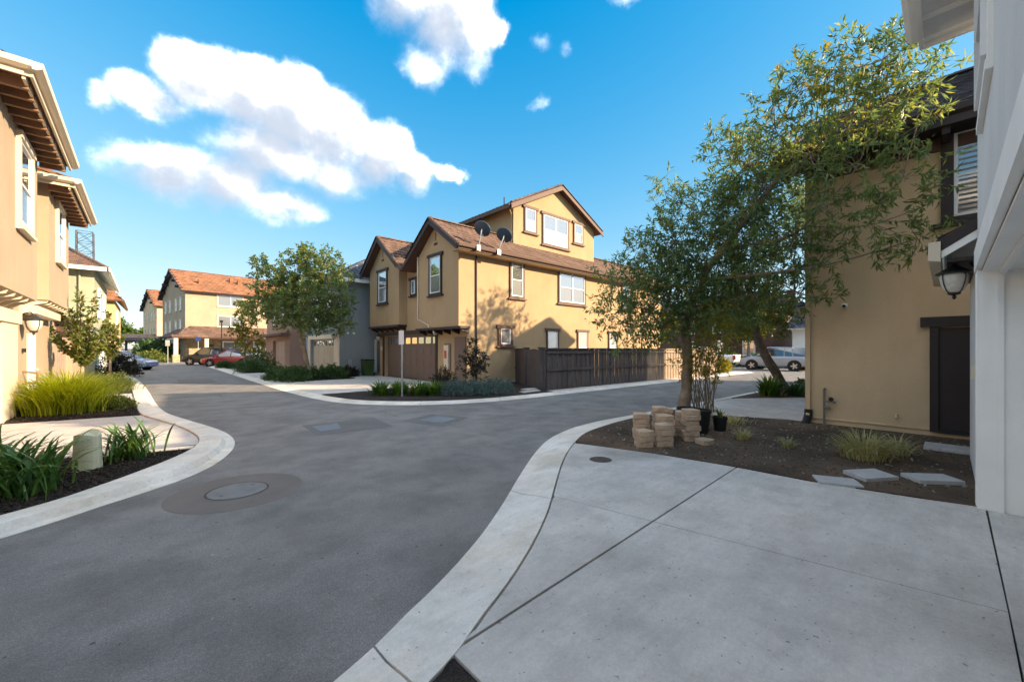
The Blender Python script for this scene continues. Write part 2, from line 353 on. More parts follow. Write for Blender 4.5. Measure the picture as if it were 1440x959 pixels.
class MB:
    def __init__(s): s.v = []; s.f = []
    def add(s, vs, fs):
        k = len(s.v); s.v += [tuple(v) for v in vs]; s.f += [tuple(k + i for i in f) for f in fs]; return s
    def box(s, x0, x1, y0, y1, z0, z1, T=W0):
        P = [T(x, y, z) for z in (z0, z1) for y in (y0, y1) for x in (x0, x1)]
        return s.add(P, [(0, 2, 3, 1), (4, 5, 7, 6), (0, 1, 5, 4), (2, 6, 7, 3), (0, 4, 6, 2), (1, 3, 7, 5)])
    def prism(s, poly, vec):
        n = len(poly); v = Vector(vec); a = [Vector(p) for p in poly]
        return s.add(a + [p + v for p in a], [tuple(range(n))[::-1], tuple(range(n, 2 * n))] + [(i, (i + 1) % n, n + (i + 1) % n, n + i) for i in range(n)])
    def slab(s, poly2, z0, z1):
        return s.prism([(p[0], p[1], z0) for p in poly2], (0, 0, z1 - z0))
    def tube(s, path, rad, n=8, cap=True):
        path = [Vector(p) for p in path]; k = len(s.v); m = len(path)
        if not hasattr(rad, '__len__'): rad = [rad] * m
        pu = None
        for i, p in enumerate(path):
            d = (path[min(i + 1, m - 1)] - path[max(i - 1, 0)])
            d = d.normalized() if d.length > 1e-6 else Vector((0, 0, 1))
            u = pu - d * pu.dot(d) if pu is not None else d.orthogonal()
            u = u.normalized() if u.length > 1e-5 else d.orthogonal().normalized(); pu = u
            q = d.cross(u)
            for j in range(n):
                t = 2 * math.pi * j / n; s.v.append(tuple(p + (u * math.cos(t) + q * math.sin(t)) * rad[i]))
        for i in range(m - 1):
            for j in range(n):
                a = k + i * n + j; b = k + i * n + (j + 1) % n; s.f.append((a, b, b + n, a + n))
        if cap:
            s.f.append(tuple(k + j for j in range(n))[::-1]); s.f.append(tuple(k + (m - 1) * n + j for j in range(n)))
        return s
    def lathe(s, c, prof, n=20, axis='z'):
        k = len(s.v); c = Vector(c)
        for r, h in prof:
            for j in range(n):
                t = 2 * math.pi * j / n; a, b = r * math.cos(t), r * math.sin(t)
                p = {'z': (a, b, h), 'x': (h, a, b), 'y': (a, h, b)}[axis]
                s.v.append(tuple(c + Vector(p)))
        for i in range(len(prof) - 1):
            for j in range(n):
                a = k + i * n + j; b = k + i * n + (j + 1) % n; s.f.append((a, b, b + n, a + n))
        s.f.append(tuple(k + j for j in range(n))[::-1]); s.f.append(tuple(k + (len(prof) - 1) * n + j for j in range(n)))
        return s
    def mesh(s, name, mat, recalc=True, smooth=False):
        me = bpy.data.meshes.new(name); me.from_pydata(s.v, [], s.f)
        if recalc and s.f:
            b = bmesh.new(); b.from_mesh(me); bmesh.ops.recalc_face_normals(b, faces=b.faces[:]); b.to_mesh(me); b.free()
        if smooth: me.polygons.foreach_set('use_smooth', [True] * len(me.polygons))
        me.materials.append(M[mat] if isinstance(mat, str) else mat); me.update(); return me
    def build(s, name, mat, parent=None, recalc=True, smooth=False, kind=None):
        o = link(name, s.mesh(name, mat, recalc, smooth), parent)
        if kind: o['kind'] = kind
        return o
def npmesh(name, V, Fc, mat):
    """V (n,3), Fc (m,k) faces, as one mesh"""
    me = bpy.data.meshes.new(name); V = np.asarray(V, dtype=np.float32); Fc = np.asarray(Fc, dtype=np.int32); k = Fc.shape[1]
    me.vertices.add(len(V)); me.vertices.foreach_set('co', V.ravel())
    me.loops.add(Fc.size); me.loops.foreach_set('vertex_index', Fc.ravel())
    me.polygons.add(len(Fc)); me.polygons.foreach_set('loop_start', np.arange(0, Fc.size, k, dtype=np.int32))
    me.polygons.foreach_set('loop_total', np.full(len(Fc), k, dtype=np.int32))
    me.materials.append(M[mat]); me.update(); me.validate(); return me
def catmull(P, step=.25):
    P = [Vector((p[0], p[1], 0)) for p in P]; out = []
    for i in range(len(P) - 1):
        a, b, c_, d = P[max(i - 1, 0)], P[i], P[i + 1], P[min(i + 2, len(P) - 1)]
        n = max(2, int((c_ - b).length / step))
        for k in range(n):
            t = k / n
            out.append(.5 * ((2 * b) + (c_ - a) * t + (2 * a - 5 * b + 4 * c_ - d) * t * t + (3 * b - a - 3 * c_ + d) * t ** 3))
    out.append(P[-1]); return out
def resample(P, n):
    P = [Vector(p) for p in P]; L = [0]
    for i in range(1, len(P)): L.append(L[-1] + (P[i] - P[i - 1]).length)
    out = []; j = 0
    for k in range(n):
        t = L[-1] * k / (n - 1)
        while j < len(P) - 2 and L[j + 1] < t: j += 1
        q = (t - L[j]) / max(1e-9, L[j + 1] - L[j]); out.append(P[j].lerp(P[j + 1], q))
    return out, L[-1]
# ------------------------------------------------------------------ ground, road, kerbs, driveways
g = MB().add([(-2500, -2500, -.06), (2500, -2500, -.06), (2500, 2500, -.06), (-2500, 2500, -.06)], [(0, 1, 2, 3)]).build('ground', 'earth', kind='structure')
MB().add([(-12, -30, 0), (60, -30, 0), (60, 120, 0), (-12, 120, 0)], [(0, 1, 2, 3)]).build('road', 'asphalt', kind='structure')

def kerb(name, road, inner, sec, seg=2.6):
    A, LA = resample(catmull(road), 10); n = int(LA / .16)
    A, LA = resample(catmull(road), n); B, LB = resample(catmull(inner), n)
    root = thing(name, None, None); root['kind'] = 'structure'
    per = max(3, int(n * seg / LA)); i = 0
    while i < n - 1:
        j = min(n - 1, i + per)
        if n - 1 - j < per * .4: j = n - 1
        mb = MB(); m = len(sec); gp = .10
        for k in range(i, j + 1):
            a, b = A[k], B[k]
            if k == i and i > 0: a = A[k].lerp(A[k + 1], gp); b = B[k].lerp(B[k + 1], gp)
            for t, z in sec:
                p = a.lerp(b, t); mb.v.append((p.x, p.y, z))
        c_ = j - i + 1
        for k in range(c_ - 1):
            for q in range(m - 1):
                o = k * m + q; mb.f.append((o, o + 1, o + m + 1, o + m))
        mb.f.append(tuple(range(m))); mb.f.append(tuple((c_ - 1) * m + q for q in range(m))[::-1])
        mb.build('kerb_segment', 'kerb', root)
        i = j
    return A, B
ROLL = [(0, -.03), (0, .004), (.30, .0045), (.5, .022), (.75, .045), (1, .056), (1, -.03)]
STEP = [(0, -.03), (0, .006), (.26, .012), (.30, .05), (.36, .094), (.42, .104), (.97, .106), (1, .10), (1, -.03)]
right_road = [(-1.6, 1.75), (-.4, 1.85), (.68, 2.07), (1.19, 2.30), (1.56, 2.47), (2.13, 2.79), (2.8, 3.24), (3.65, 3.86), (4.62, 4.53), (5.5, 5.03), (6.48, 5.36), (7.41, 5.48), (8.25, 5.48), (9.42, 5.42), (10.71, 5.36), (12.8, 5.33), (17.2, 5.25), (24, 5.2), (31, 5.15)]
right_in = [(-1.6, 1.25), (-.4, 1.45), (1.0, 1.70), (1.45, 1.90), (1.79, 2.05), (2.28, 2.31), (2.89, 2.69), (3.56, 3.18), (4.32, 3.73), (5.1, 4.22), (6.17, 4.75), (7.18, 4.95), (7.91, 5.02), (8.84, 5.04), (10.71, 4.98), (12.8, 4.95), (17.2, 4.87), (24, 4.82), (31, 4.77)]
left_road = [(-3.4, 4.6), (-2.2, 5.0), (-.93, 5.58), (-.3, 6.05), (.29, 6.5), (.68, 7.0), (1.0, 7.75), (1.17, 8.5), (1.2, 9.35), (1.07, 10.37), (.73, 11.98), (.41, 13.74), (.25, 16.27), (.14, 20.2), (-.04, 24.94), (-.38, 30.6), (-.8, 35), (-1.0, 44), (-1.0, 56)]
left_in = [(-3.7, 5.0), (-2.4, 5.4), (-.99, 5.98), (-.49, 6.41), (-.05, 6.98), (.3, 7.5), (.58, 8.1), (.70, 8.76), (.68, 9.4), (.51, 10.59), (.17, 12.0), (-.08, 13.3), (-.20, 16.2), (-.32, 20), (-.5, 25), (-.84, 30.6), (-1.26, 35), (-1.46, 44), (-1.46, 56)]
main_road = [(4.2, 46), (4.18, 38), (4.1, 30.5), (4.0, 22), (4.0, 17.5), (4.12, 14.5), (4.4, 12.7), (5.0, 11.5), (6.14, 10.45), (7.67, 9.83), (9.38, 9.62), (10.66, 9.60), (16.95, 9.53), (24, 9.45), (31, 9.4)]
main_in = [(4.62, 46), (4.6, 38), (4.52, 30.5), (4.42, 22), (4.42, 17.5), (4.52, 14.6), (4.78, 12.95), (5.3, 11.85), (6.32, 10.86), (7.78, 10.25), (9.42, 10.06), (10.7, 10.04), (16.95, 9.97), (24, 9.89), (31, 9.84)]
RA, RB = kerb('kerb_right', right_road, right_in, ROLL)
LA_, LB_ = kerb('kerb_left', left_road, left_in, STEP)
MA_, MB_ = kerb('kerb_main', main_road, main_in, ROLL)

def xy(P): return [(p.x, p.y) for p in P]
def sub(P, cond): return [(p.x, p.y) for p in P if cond(p)]
def inset(poly, k=.006):
    c_ = (sum(p[0] for p in poly) / len(poly), sum(p[1] for p in poly) / len(poly))
    return [(p[0] + (c_[0] - p[0]) * k, p[1] + (c_[1] - p[1]) * k) for p in poly]
# the near driveway: four slabs split by the joints
drv = thing('driveway', None, None); drv['kind'] = 'structure'
JX = lambda y: 3.28 + (2.98 - y) * .19            # long joint
JY = lambda x: 1.80 + (x - 1.19) * .045           # felt joint
curve = sub(RB, lambda p: 1.2 < p.x < 5.36)
edge = [(5.39, 4.36), (5.47, 4.11), (5.74, 3.12), (5.86, 2.33), (5.90, 2.03)]
zt = .052
def off(c_, d):                                   # shift a curve off the kerb by a thin joint
    return [(p[0] + d, p[1] - d * 1.2) for p in c_]
cv = off(curve, .012)
left_c = [p for p in cv if p[0] < JX(p[1]) - .006 and p[1] > JY(p[0]) + .02]
right_c = [p for p in cv if p[0] > JX(p[1]) + .006]
p_d = [(1.235, JY(1.235) + .010)] + left_c + [(JX(2.93) - .004, 2.93), (JX(1.92) - .004, JY(3.5) + .010)]
p_c = [(JX(1.92) + .004, JY(3.5) + .010), (JX(2.95) + .004, 2.95)] + right_c + edge + [(5.90, JY(5.9) + .010)]
p_a = [(1.20, -.207), (1.20, JY(1.2) - .010), (JX(1.9) - .004, JY(3.5) - .010), (JX(-.19) - .004, -.20)]
p_b = [(JX(-.19) + .004, -.20), (JX(1.9) + .004, JY(3.5) - .010), (5.90, JY(5.9) - .010), (5.93, 1.2), (6.12, .3), (6.24, -.10), (6.24, -.175)]
for p in (p_d, p_c, p_a, p_b): MB().slab(p, -.03, zt).build('concrete_slab', 'concrete', drv)
MB().slab([(1.2, -.225), (6.2, -.192), (6.2, -.55), (1.2, -.55)], -.03, zt + .004).build('garage_apron', 'concrete', drv)
MB().slab([(1.19, -.6), (1.19, 1.79), (2.0, 2.05), (3.3, 2.9), (5.3, 4.25), (5.84, 2), (6.2, -.6)], -.03, .030).build('joint_filler', 'joint', drv)
dr = MB().lathe((4.87, 3.47, zt), [(.02, .004), (.15, .004), (.16, .0)], 24).build('drain_cover', 'rust', None)
tag(dr, 'small round rusty drain cover in the driveway slab', 'drain cover')

def bed(name, poly, z0, z1, mat, mound=.0):
    o = MB().slab(poly, z0, z1).build(name, mat, kind='structure'); return o
bed_r = sub(RB, lambda p: 5.4 < p.x < 10.4)
bed('planting_bed', [(q[0] + .0, q[1] - .012) for q in bed_r] + [(10.3, 4.6), (10.05, 4.1), (10.7, 2.6), (10.66, 2.2), (10.66, -3), (6.5, -3), (6.25, -.18), (6.16, .3), (5.96, 1.2), (5.92, 2.03), (5.88, 2.33), (5.76, 3.12), (5.49, 4.11)], -.03, .058, 'soil')
bed('planting_bed', [(-1.2, 1.2)] + [(p[0], p[1] - .01) for p in sub(RB, lambda p: -1.1 < p.x < 1.18)] + [(1.185, 1.78), (1.185, -.12), (-1.2, -.12)], -.03, .045, 'mulch')
# second driveway on the cross street, with its bed
d2 = thing('driveway_far', None, None); d2['kind'] = 'structure'
k2 = [(q[0], q[1] - .012) for q in sub(RB, lambda p: 10.45 < p.x < 13.9)]
MB().slab([(10.72, 2.3), (10.72, 2.6), (10.08, 4.12), (10.35, 4.62), (10.42, 4.95)] + k2 + [(13.9, 4.9), (12.25, 2.3)], -.03, .05).build('concrete_slab', 'concrete', d2)
MB().slab([(12.26, 2.3), (13.92, 4.9), (16.5, 3.1), (16.9, 2.3)], -.03, .05).build('concrete_slab', 'concrete', d2)
bed('planting_bed', [(13.95, 4.9)] + [(q[0], q[1] - .012) for q in sub(RB, lambda p: 13.96 < p.x < 19.8)] + [(19.8, 2.3), (16.92, 2.3), (16.52, 3.11)], -.03, .07, 'soil')
# the row opposite: concrete aprons and beds up to the kerb
mi = xy(MB_)
row = [p for p in mi if p[1] > 14.9 and p[0] < 6]
bed_row = thing('driveway_row', None, None); bed_row['kind'] = 'structure'
MB().slab([(p[0] + .012, p[1]) for p in row] + [(4.5, 14.85), (10.3, 14.85), (10.3, 46)], -.03, .05).build('concrete_slab', 'concrete', bed_row)
cor = [p for p in mi if not (p[1] > 14.82 and p[0] < 6) and p[0] < 11.2]
bed('planting_bed', [(p[0] + .012, p[1] + .012) for p in cor] + [(11.2, 10.45), (13.3, 14.17), (10.3, 14.17), (10.3, 14.82), (4.55, 14.82)], -.03, .07, 'mulch')
bed('path', [(11.2, 10.06), (31, 9.9), (31, 10.6), (11.25, 10.6)], -.03, .045, 'concrete')
for (x0, x1, y0, y1) in ((5.3, 8.3, 21.6, 23.9), (4.75, 6.6, 22.6, 24.6), (4.75, 7.6, 30.9, 34.0), (4.8, 8.2, 38.6, 41)):
    bed('planting_bed', [(x0, y0 + .3), (x0 + .3, y0), (x1, y0), (x1, y1), (x0 + .2, y1)], .0, .09, 'mulch')
# left side
li = xy(LB_)
bed_row2 = thing('driveway_left', None, None); bed_row2['kind'] = 'structure'
def lseg(y0, y1, k=-.012): return [(p[0] + k, p[1]) for p in li if y0 < p[1] < y1]
dl = lseg(8.35, 13.0)
MB().slab(dl + [(-2.6, 13.4), (-2.6, 9.0)], -.03, .075).build('concrete_slab', 'concrete', bed_row2)
MB().slab(lseg(16.9, 19.6) + [(-2.6, 19.8), (-2.6, 16.7)], -.03, .075).build('concrete_slab', 'concrete', bed_row2)
MB().slab(lseg(24.8, 30) + [(-3, 30), (-3, 24.8)], -.03, .075).build('concrete_slab', 'concrete', bed_row2)
bed('planting_bed', lseg(5.05, 8.3) + [(-2.6, 8.95), (-3.6, 5.1)], -.03, .085, 'mulch')
bed('planting_bed', lseg(13.03, 16.85) + [(-2.6, 16.65), (-2.6, 13.42)], -.03, .085, 'mulch')
bed('planting_bed', lseg(19.65, 24.75) + [(-3, 24.75), (-3, 19.85)], -.03, .085, 'mulch')
bed('planting_bed', lseg(30.05, 55) + [(-4, 55), (-4, 30.05)], -.03, .085, 'mulch')
MB().slab([(-.45, 8.33), (.55, 8.10), (.60, 8.28), (-.42, 8.52)], .02, .09).build('concrete_strip', 'concrete', bed_row2)

# manhole, vault lids, patches
mh = thing('manhole', 'round iron manhole lid in a wide brown concrete collar in the asphalt', 'manhole', (.80, 5.62, 0))
MB().lathe((.80, 5.62, 0), [(.31, .004), (.66, .004), (.67, .0)], 56).build('collar', 'collar', mh)
mo = MB().lathe((.80, 5.62, 0), [(.02, .009), (.285, .009), (.295, .0)], 40)
mo.build('lid', 'iron', mh)
rg = MB()
for a in range(40):
    t0, t1 = 2 * math.pi * a / 40, 2 * math.pi * (a + 1) / 40
    rg.add([(.8 + r * math.cos(t), 5.62 + r * math.sin(t), .0075) for t in (t0, t1) for r in (.296, .312)], [(0, 1, 3, 2)])
rg.build('seat_ring', 'rust', mh)
for (a, r) in ((.6, .2), (3.7, .2)):
    MB().box(.8 + r * math.cos(a) - .018, .8 + r * math.cos(a) + .018, 5.62 + r * math.sin(a) - .012, 5.62 + r * math.sin(a) + .012, .0088, .0102).build('pick_hole', 'black', mh)
pt = MB().slab([(2.45, 8.2), (3.9, 8.05), (4.05, 9.35), (2.5, 9.45)], .001, .004).build('asphalt_patch', 'patch', kind='structure')
vl = MB().slab([(2.60, 9.12), (3.15, 9.22), (2.99, 8.47), (2.56, 8.45)], .003, .011).build('vault_lid', 'lid')
tag(vl, 'grey vault lid within a dark square asphalt patch', 'vault lid')
pt = MB().slab([(4.3, 8.5), (5.35, 8.9), (5.75, 7.9), (4.7, 7.35)], .001, .004).build('asphalt_patch', 'patch', kind='structure')
vl = MB().slab([(4.62, 8.30), (5.30, 8.55), (5.42, 7.9), (4.80, 7.62)], .003, .011).build('vault_lid', 'lid')
tag(vl, 'grey vault lid on the asphalt nearer the fence corner', 'vault lid')
# patch of older asphalt down the left street
MB().slab([(1.2, 24.5), (2.6, 24.2), (2.7, 27.5), (1.3, 27.8)], .001, .004).build('asphalt_patch', 'collar', kind='structure')
# loose chips on soil and mulch
def inpoly(P, X, Y):
    r = np.zeros(len(X), bool); j = len(P) - 1
    for i in range(len(P)):
        xi, yi = P[i]; xj, yj = P[j]
        c_ = ((yi > Y) != (yj > Y)) & (X < (xj - xi) * (Y - yi) / (yj - yi + 1e-12) + xi); r ^= c_; j = i
    return r
def chips(name, poly, n, z, size, mat):
    P = np.array(poly); lo, hi = P.min(0), P.max(0)
    X = rng.uniform(lo[0], hi[0], n * 3); Y = rng.uniform(lo[1], hi[1], n * 3)
    k = inpoly(poly, X, Y); X, Y = X[k][:n], Y[k][:n]; n = len(X)
    a = rng.uniform(0, math.pi * 2, n); L_ = size * rng.uniform(.4, 1.4, n); Wd = L_ * rng.uniform(.25, .7, n); ti = rng.normal(0, .35, n); t2 = rng.normal(0, .3, n)
    u = np.stack([np.cos(a), np.sin(a), ti], 1); v_ = np.stack([-np.sin(a), np.cos(a), t2], 1)
    c_ = np.stack([X, Y, z + L_ * .25], 1); uu = u * L_[:, None] / 2; vv = v_ * Wd[:, None] / 2
    th = np.array([0, 0, .006])
    V = np.stack([c_ - uu - vv, c_ + uu - vv, c_ + uu + vv, c_ - uu + vv], 1)
    V = np.concatenate([V + th, V - th], 1).reshape(-1, 3)
    b = np.arange(n)[:, None] * 8
    Fc = np.concatenate([b + np.array(q) for q in ((0, 1, 2, 3), (0, 4, 5, 1), (1, 5, 6, 2), (2, 6, 7, 3), (3, 7, 4, 0))], 0)
    o = link(name, npmesh(name, V, Fc, mat)); return o
o = chips('soil_litter', [(5.6, 4.2), (6.2, 4.68), (7.9, 4.95), (10.2, 4.7), (10.5, 2.4), (10.55, -.2), (6.5, -.2), (6.1, 1.2), (5.95, 2.3)], 2600, .056, .022, 'soilbit')
tag(o, 'bark bits and clods strewn over the dry soil bed', 'soil litter', kind='stuff')
o = chips('pebble_litter', [(5.6, 4.2), (6.2, 4.68), (7.9, 4.95), (10.2, 4.7), (10.5, 2.4), (10.55, -.2), (6.5, -.2), (6.1, 1.2), (5.95, 2.3)], 350, .058, .03, 'pebble')
tag(o, 'pale pebbles strewn over the dry soil bed', 'pebbles', kind='stuff')
o = chips('mulch_litter', [(-2.3, 5.6), (-.99, 6.0), (-.49, 6.45), (-.05, 7.0), (.3, 7.55), (.5, 8.0), (-.45, 8.3), (-2.5, 8.8)], 6000, .085, .035, 'chip')
tag(o, 'dark bark mulch around the strap leaved clumps', 'mulch', kind='stuff')
o = chips('mulch_litter', [(-2.2, 13.45), (-.12, 13.1), (-.24, 16.8), (-2.4, 16.5)], 3500, .085, .04, 'chip')
tag(o, 'dark bark mulch around the lime grass clump', 'mulch', kind='stuff')

# ------------------------------------------------------------------ building helpers
def window(house, T, a0, a1, z0, z1, trim='brown', style='hung', lower='screen', upper='glass', over=.11, tw=.10, frame='vinyl', slats=0, header=True, d=0.0, pd=1.0):
    """white window with sashes; the trim, lintel and sill stand proud of the wall"""
    b = .045
    m = MB()
    m.box(a0, a0 + b, d + .0, d + .055, z0, z1, T); m.box(a1 - b, a1, d + .0, d + .055, z0, z1, T)
    m.box(a0 + b, a1 - b, d + .0, d + .053, z0, z0 + b, T); m.box(a0 + b, a1 - b, d + .0, d + .053, z1 - b, z1, T)
    zm = z0 + (z1 - z0) * .48
    cols = [(a0 + b, a1 - b)]
    if style in ('double', 'slide'):
        am = (a0 + a1) / 2; m.box(am - .035, am + .035, d + 0, d + .054, z0 + b, z1 - b, T); cols = [(a0 + b, am - .035), (am + .035, a1 - b)]
    if style in ('hung', 'double'):
        for c0, c1 in cols: m.box(c0, c1, d + .0, d + .047, zm - .02, zm + .02, T)
    wd = m.build('window', frame, house)
    for c0, c1 in cols:
        if style in ('hung', 'double'):
            MB().box(c0, c1, d + .003, d + .030, zm + .02, z1 - b, T).build('pane', upper, wd)
            MB().box(c0, c1, d + .003, d + .022, z0 + b, zm - .02, T).build('pane', lower, wd)
        else:
            MB().box(c0, c1, d + .003, d + .026, z0 + b, z1 - b, T).build('pane', upper, wd)
    if slats:
        for (q0, q1) in ((z0 + b + .02, zm - .04), (zm + .04, z1 - b - .02)):
            for i in range(slats):
                zc = q0 + (q1 - q0) * (i + .5) / slats
                MB().prism([T(cols[0][0] + .01, d + .031, zc - .02), T(cols[0][0] + .01, d + .040, zc + .012), T(cols[0][0] + .01, d + .044, zc + .012), T(cols[0][0] + .01, d + .035, zc - .02)], T(cols[0][1] - .02, 0, 0) - T(cols[0][0], 0, 0)).build('slat', 'screen', wd)
    if trim:
        MB().box(a0 - tw, a0 - .001, d - .01, d + .07 * pd, z0 - .001, z1 + .001, T).build('side_trim', trim, wd); MB().box(a1 + .001, a1 + tw, d - .01, d + .07 * pd, z0 - .001, z1 + .001, T).build('side_trim', trim, wd)
        e = over if header else 0
        MB().box(a0 - tw - e, a1 + tw + e, d - .01, d + .095 * pd, z1 + .001, z1 + .14, T).build('lintel', trim, wd)
        s2 = MB(); s2.box(a0 - tw, a1 + tw, d - .01, d + .072 * pd, z0 - .10, z0 - .002, T); s2.box(a0 - tw - e, a1 + tw + e, d - .01, d + .11 * pd, z0 - .17, z0 - .10, T)
        s2.build('sill', trim, wd)
    return wd
def garage_door(house, T, a0, a1, z0, z1, mat, rows=4, cols=4, panes=0, d=0.0, pane_mat='glass', win_top=True):
    m = MB(); hr = (z1 - z0) / rows
    m.box(a0, a1, d - .05, d - .012, z0, z1, T)
    door = m.build('garage_door', mat, house)
    for r in range(rows):
        for c_ in range(cols):
            w_ = (a1 - a0) / cols; x0 = a0 + c_ * w_; q0 = z0 + r * hr
            if panes and win_top and r == rows - 1: continue
            p = MB(); p.box(x0 + .004, x0 + w_ - .004, d - .014, d + 0, q0 + .006, q0 + hr - .006, T)
            p.box(x0 + .09, x0 + w_ - .09, d - .001, d + .012, q0 + .10, q0 + hr - .10, T)
            p.build('panel', mat, door)
    if panes:
        q0 = z0 + (rows - 1) * hr; w_ = (a1 - a0) / panes
        fr = MB()
        fr.box(a0 + .004, a1 - .004, d - .014, d, q0 + .006, q0 + .13, T); fr.box(a0 + .004, a1 - .004, d - .014, d, z1 - .12, z1 - .006, T)
        for i in range(panes + 1):
            x = a0 + i * w_; fr.box(max(a0 + .004, x - .09), min(a1 - .004, x + .09), d - .013, d - .001, q0 + .13, z1 - .12, T)
        fr.build('window_rail', mat, door)
        for i in range(panes):
            MB().box(a0 + i * w_ + .09, a0 + (i + 1) * w_ - .09, d - .013, d - .007, q0 + .13, z1 - .12, T).build('pane', pane_mat, door)
    return door
def roof(house, planes, tile, deck='brown', tw=.30, course=.33, thick=.11, caps=(), capmat=None, tiles=True):
    """each plane is a polygon whose first edge is the eave; tiles are laid in courses over a deck"""
    dk = MB(); tl = []; 
    for poly in planes:
        P = [Vector(p) for p in poly]
        e = (P[1] - P[0]).normalized(); nrm = None
        for k in range(2, len(P)):
            nrm = e.cross(P[k] - P[0])
            if nrm.length > 1e-4: break
        nrm.normalize()
        if nrm.z < 0: nrm = -nrm
        s = nrm.cross(e).normalized()
        if s.z < 0: s = -s
        dk.prism(P, -nrm * thick)
        if not tiles: continue
        Q = [((p - P[0]).dot(e), (p - P[0]).dot(s)) for p in P]
        a0, a1 = min(q[0] for q in Q), max(q[0] for q in Q); b1 = max(q[1] for q in Q)
        nb = int(b1 / course) + 1
        for i in range(nb):
            b = i * course
            xs = np.arange(a0 - (tw / 2 if i % 2 else 0), a1, tw)
            cx = xs + tw / 2; cy = np.full(len(xs), b + course * .5)
            ok = inpoly(Q, cx, cy)
            for x in xs[ok]:
                h0 = .045 + random.uniform(-.004, .008); x0, x1 = max(a0, x + .004), min(a1, x + tw - .004)
                bb = min(b + course + .03, b1)
                o = P[0] + e * x0 + s * b; o2 = P[0] + e * x1 + s * b; p3 = P[0] + e * x1 + s * bb; p4 = P[0] + e * x0 + s * bb
                um = nrm * .012
                tl.append((o + nrm * .002, o2 + nrm * .002, o + nrm * h0, o2 + nrm * h0, (o + o2) / 2 + nrm * (h0 + .014), p3 + nrm * .012, p4 + nrm * .012, (p3 + p4) / 2 + nrm * .026))
    r = dk.build('roof', deck, house)
    if tl:
        V = np.array([[tuple(q) for q in t] for t in tl], dtype=np.float32).reshape(-1, 3); b = np.arange(len(tl))[:, None] * 8
        F4 = np.concatenate([b + np.array(q) for q in ((0, 1, 3, 2), (2, 4, 7, 6), (4, 3, 5, 7))], 0)
        o = link('roof_tiles', npmesh('roof_tiles', V, F4, tile), r); o['kind'] = 'stuff'
    if caps:
        cm = MB()
        for a, b in caps:
            a, b = Vector(a), Vector(b); L_ = (b - a).length; n = max(1, int(L_ / .32)); d = (b - a) / n
            up = Vector((0, 0, 1)); sd = d.cross(up).normalized() * .11; up = sd.cross(d).normalized()
            if up.z < 0: up = -up
            for i in range(n):
                p0 = a + d * i; p1 = a + d * (i + 1.06)
                k0, k1 = .075, .06
                vs = []
                for p, k in ((p0, k0), (p1, k1)): vs += [p - sd - up * .01, p - sd * .6 + up * k * .8, p + up * k, p + sd * .6 + up * k * .8, p + sd - up * .01]
                cm.add(vs, [(0, 1, 6, 5), (1, 2, 7, 6), (2, 3, 8, 7), (3, 4, 9, 8), (0, 1, 2, 3, 4), (5, 6, 7, 8, 9)])
        o = cm.build('ridge_tiles', capmat or tile, r); o['kind'] = 'stuff'
    return r
def lantern(T, a, z, label, s=1.0, group=None, glass='lampglass'):
    """wall lantern: back plate, arm, cap, glass, ribs, finial"""
    p = T(a, 0, z); t = thing('wall_lantern', label, 'wall lamp', p, group)
    MB().box(a - .05 * s, a + .05 * s, 0, .02 * s, z - .02 * s, z + .22 * s, T).build('back_plate', 'black', t)
    arm = [T(a, .01 * s, z + .10 * s), T(a, .07 * s, z + .20 * s), T(a, .15 * s, z + .225 * s), T(a, .19 * s, z + .17 * s)]
    MB().tube(arm, .012 * s, 6).build('arm', 'black', t)
    c_ = T(a, .19 * s, z)
    MB().lathe(c_, [(.01 * s, .185 * s), (.03 * s, .17 * s), (.09 * s, .125 * s), (.165 * s, .075 * s), (.165 * s, .065 * s), (.10 * s, .065 * s)], 18).build('cap', 'black', t, smooth=False)
    MB().lathe(c_, [(.125 * s, .063 * s), (.13 * s, .02 * s), (.115 * s, -.07 * s), (.085 * s, -.14 * s), (.05 * s, -.17 * s)], 18).build('glass', glass, t, smooth=True)
    rb = MB()
    for k in range(4):
        q = math.pi / 4 + k * math.pi / 2
        rb.tube([c_ + Vector((math.cos(q) * r, math.sin(q) * r, h_)) for r, h_ in ((.13 * s, .063 * s), (.137 * s, .02 * s), (.12 * s, -.07 * s), (.09 * s, -.14 * s), (.055 * s, -.172 * s))], .007 * s, 4)
    rb.build('rib', 'black', t)
    MB().lathe(c_, [(.06 * s, -.165 * s), (.055 * s, -.185 * s), (.015 * s, -.20 * s), (.022 * s, -.225 * s), (.004 * s, -.25 * s)], 12).build('finial', 'black', t)
    return t
# ------------------------------------------------------------------ the golden three storey house on the corner
mhs = thing('corner_house', 'golden stucco three storey house with brown trim behind the dark fence', 'house', (10.27, 14.18, 0))
TA = FR((10.27, 0, 0), (0, -1), (-1, 0)); TAb = FR((9.82, 0, 0), (0, -1), (-1, 0)); TB = FR((0, 14.18, 0), (1, 0), (0, -1)); T3 = FR((0, 15.2, 0), (1, 0), (0, -1))
m = MB()
m.box(10.62, 27, 14.18, 22.9, 0, 2.6)
m.box(10.27, 10.62, 14.18, 16.72, 0, 2.6); m.box(10.27, 10.62, 22.28, 22.9, 0, 2.6); m.box(10.27, 10.62, 16.72, 22.28, 2.34, 2.6)
m.box(10.27, 27, 14.18, 23.26, 2.6, 6.05)
m.box(9.82, 10.27, 14.18, 17.73, 2.6, 5.92); m.box(9.82, 10.27, 19.59, 23.28, 2.9, 6.12)
m.prism([(9.82, 14.18, 5.92), (9.82, 17.73, 5.92), (9.82, 15.955, 7.28)], (5, 0, 0))
m.prism([(9.82, 19.59, 6.12), (9.82, 23.28, 6.12), (9.82, 21.435, 7.55)], (5, 0, 0))
m.box(13.88, 20.62, 15.2, 22.2, 6.2, 9.0)
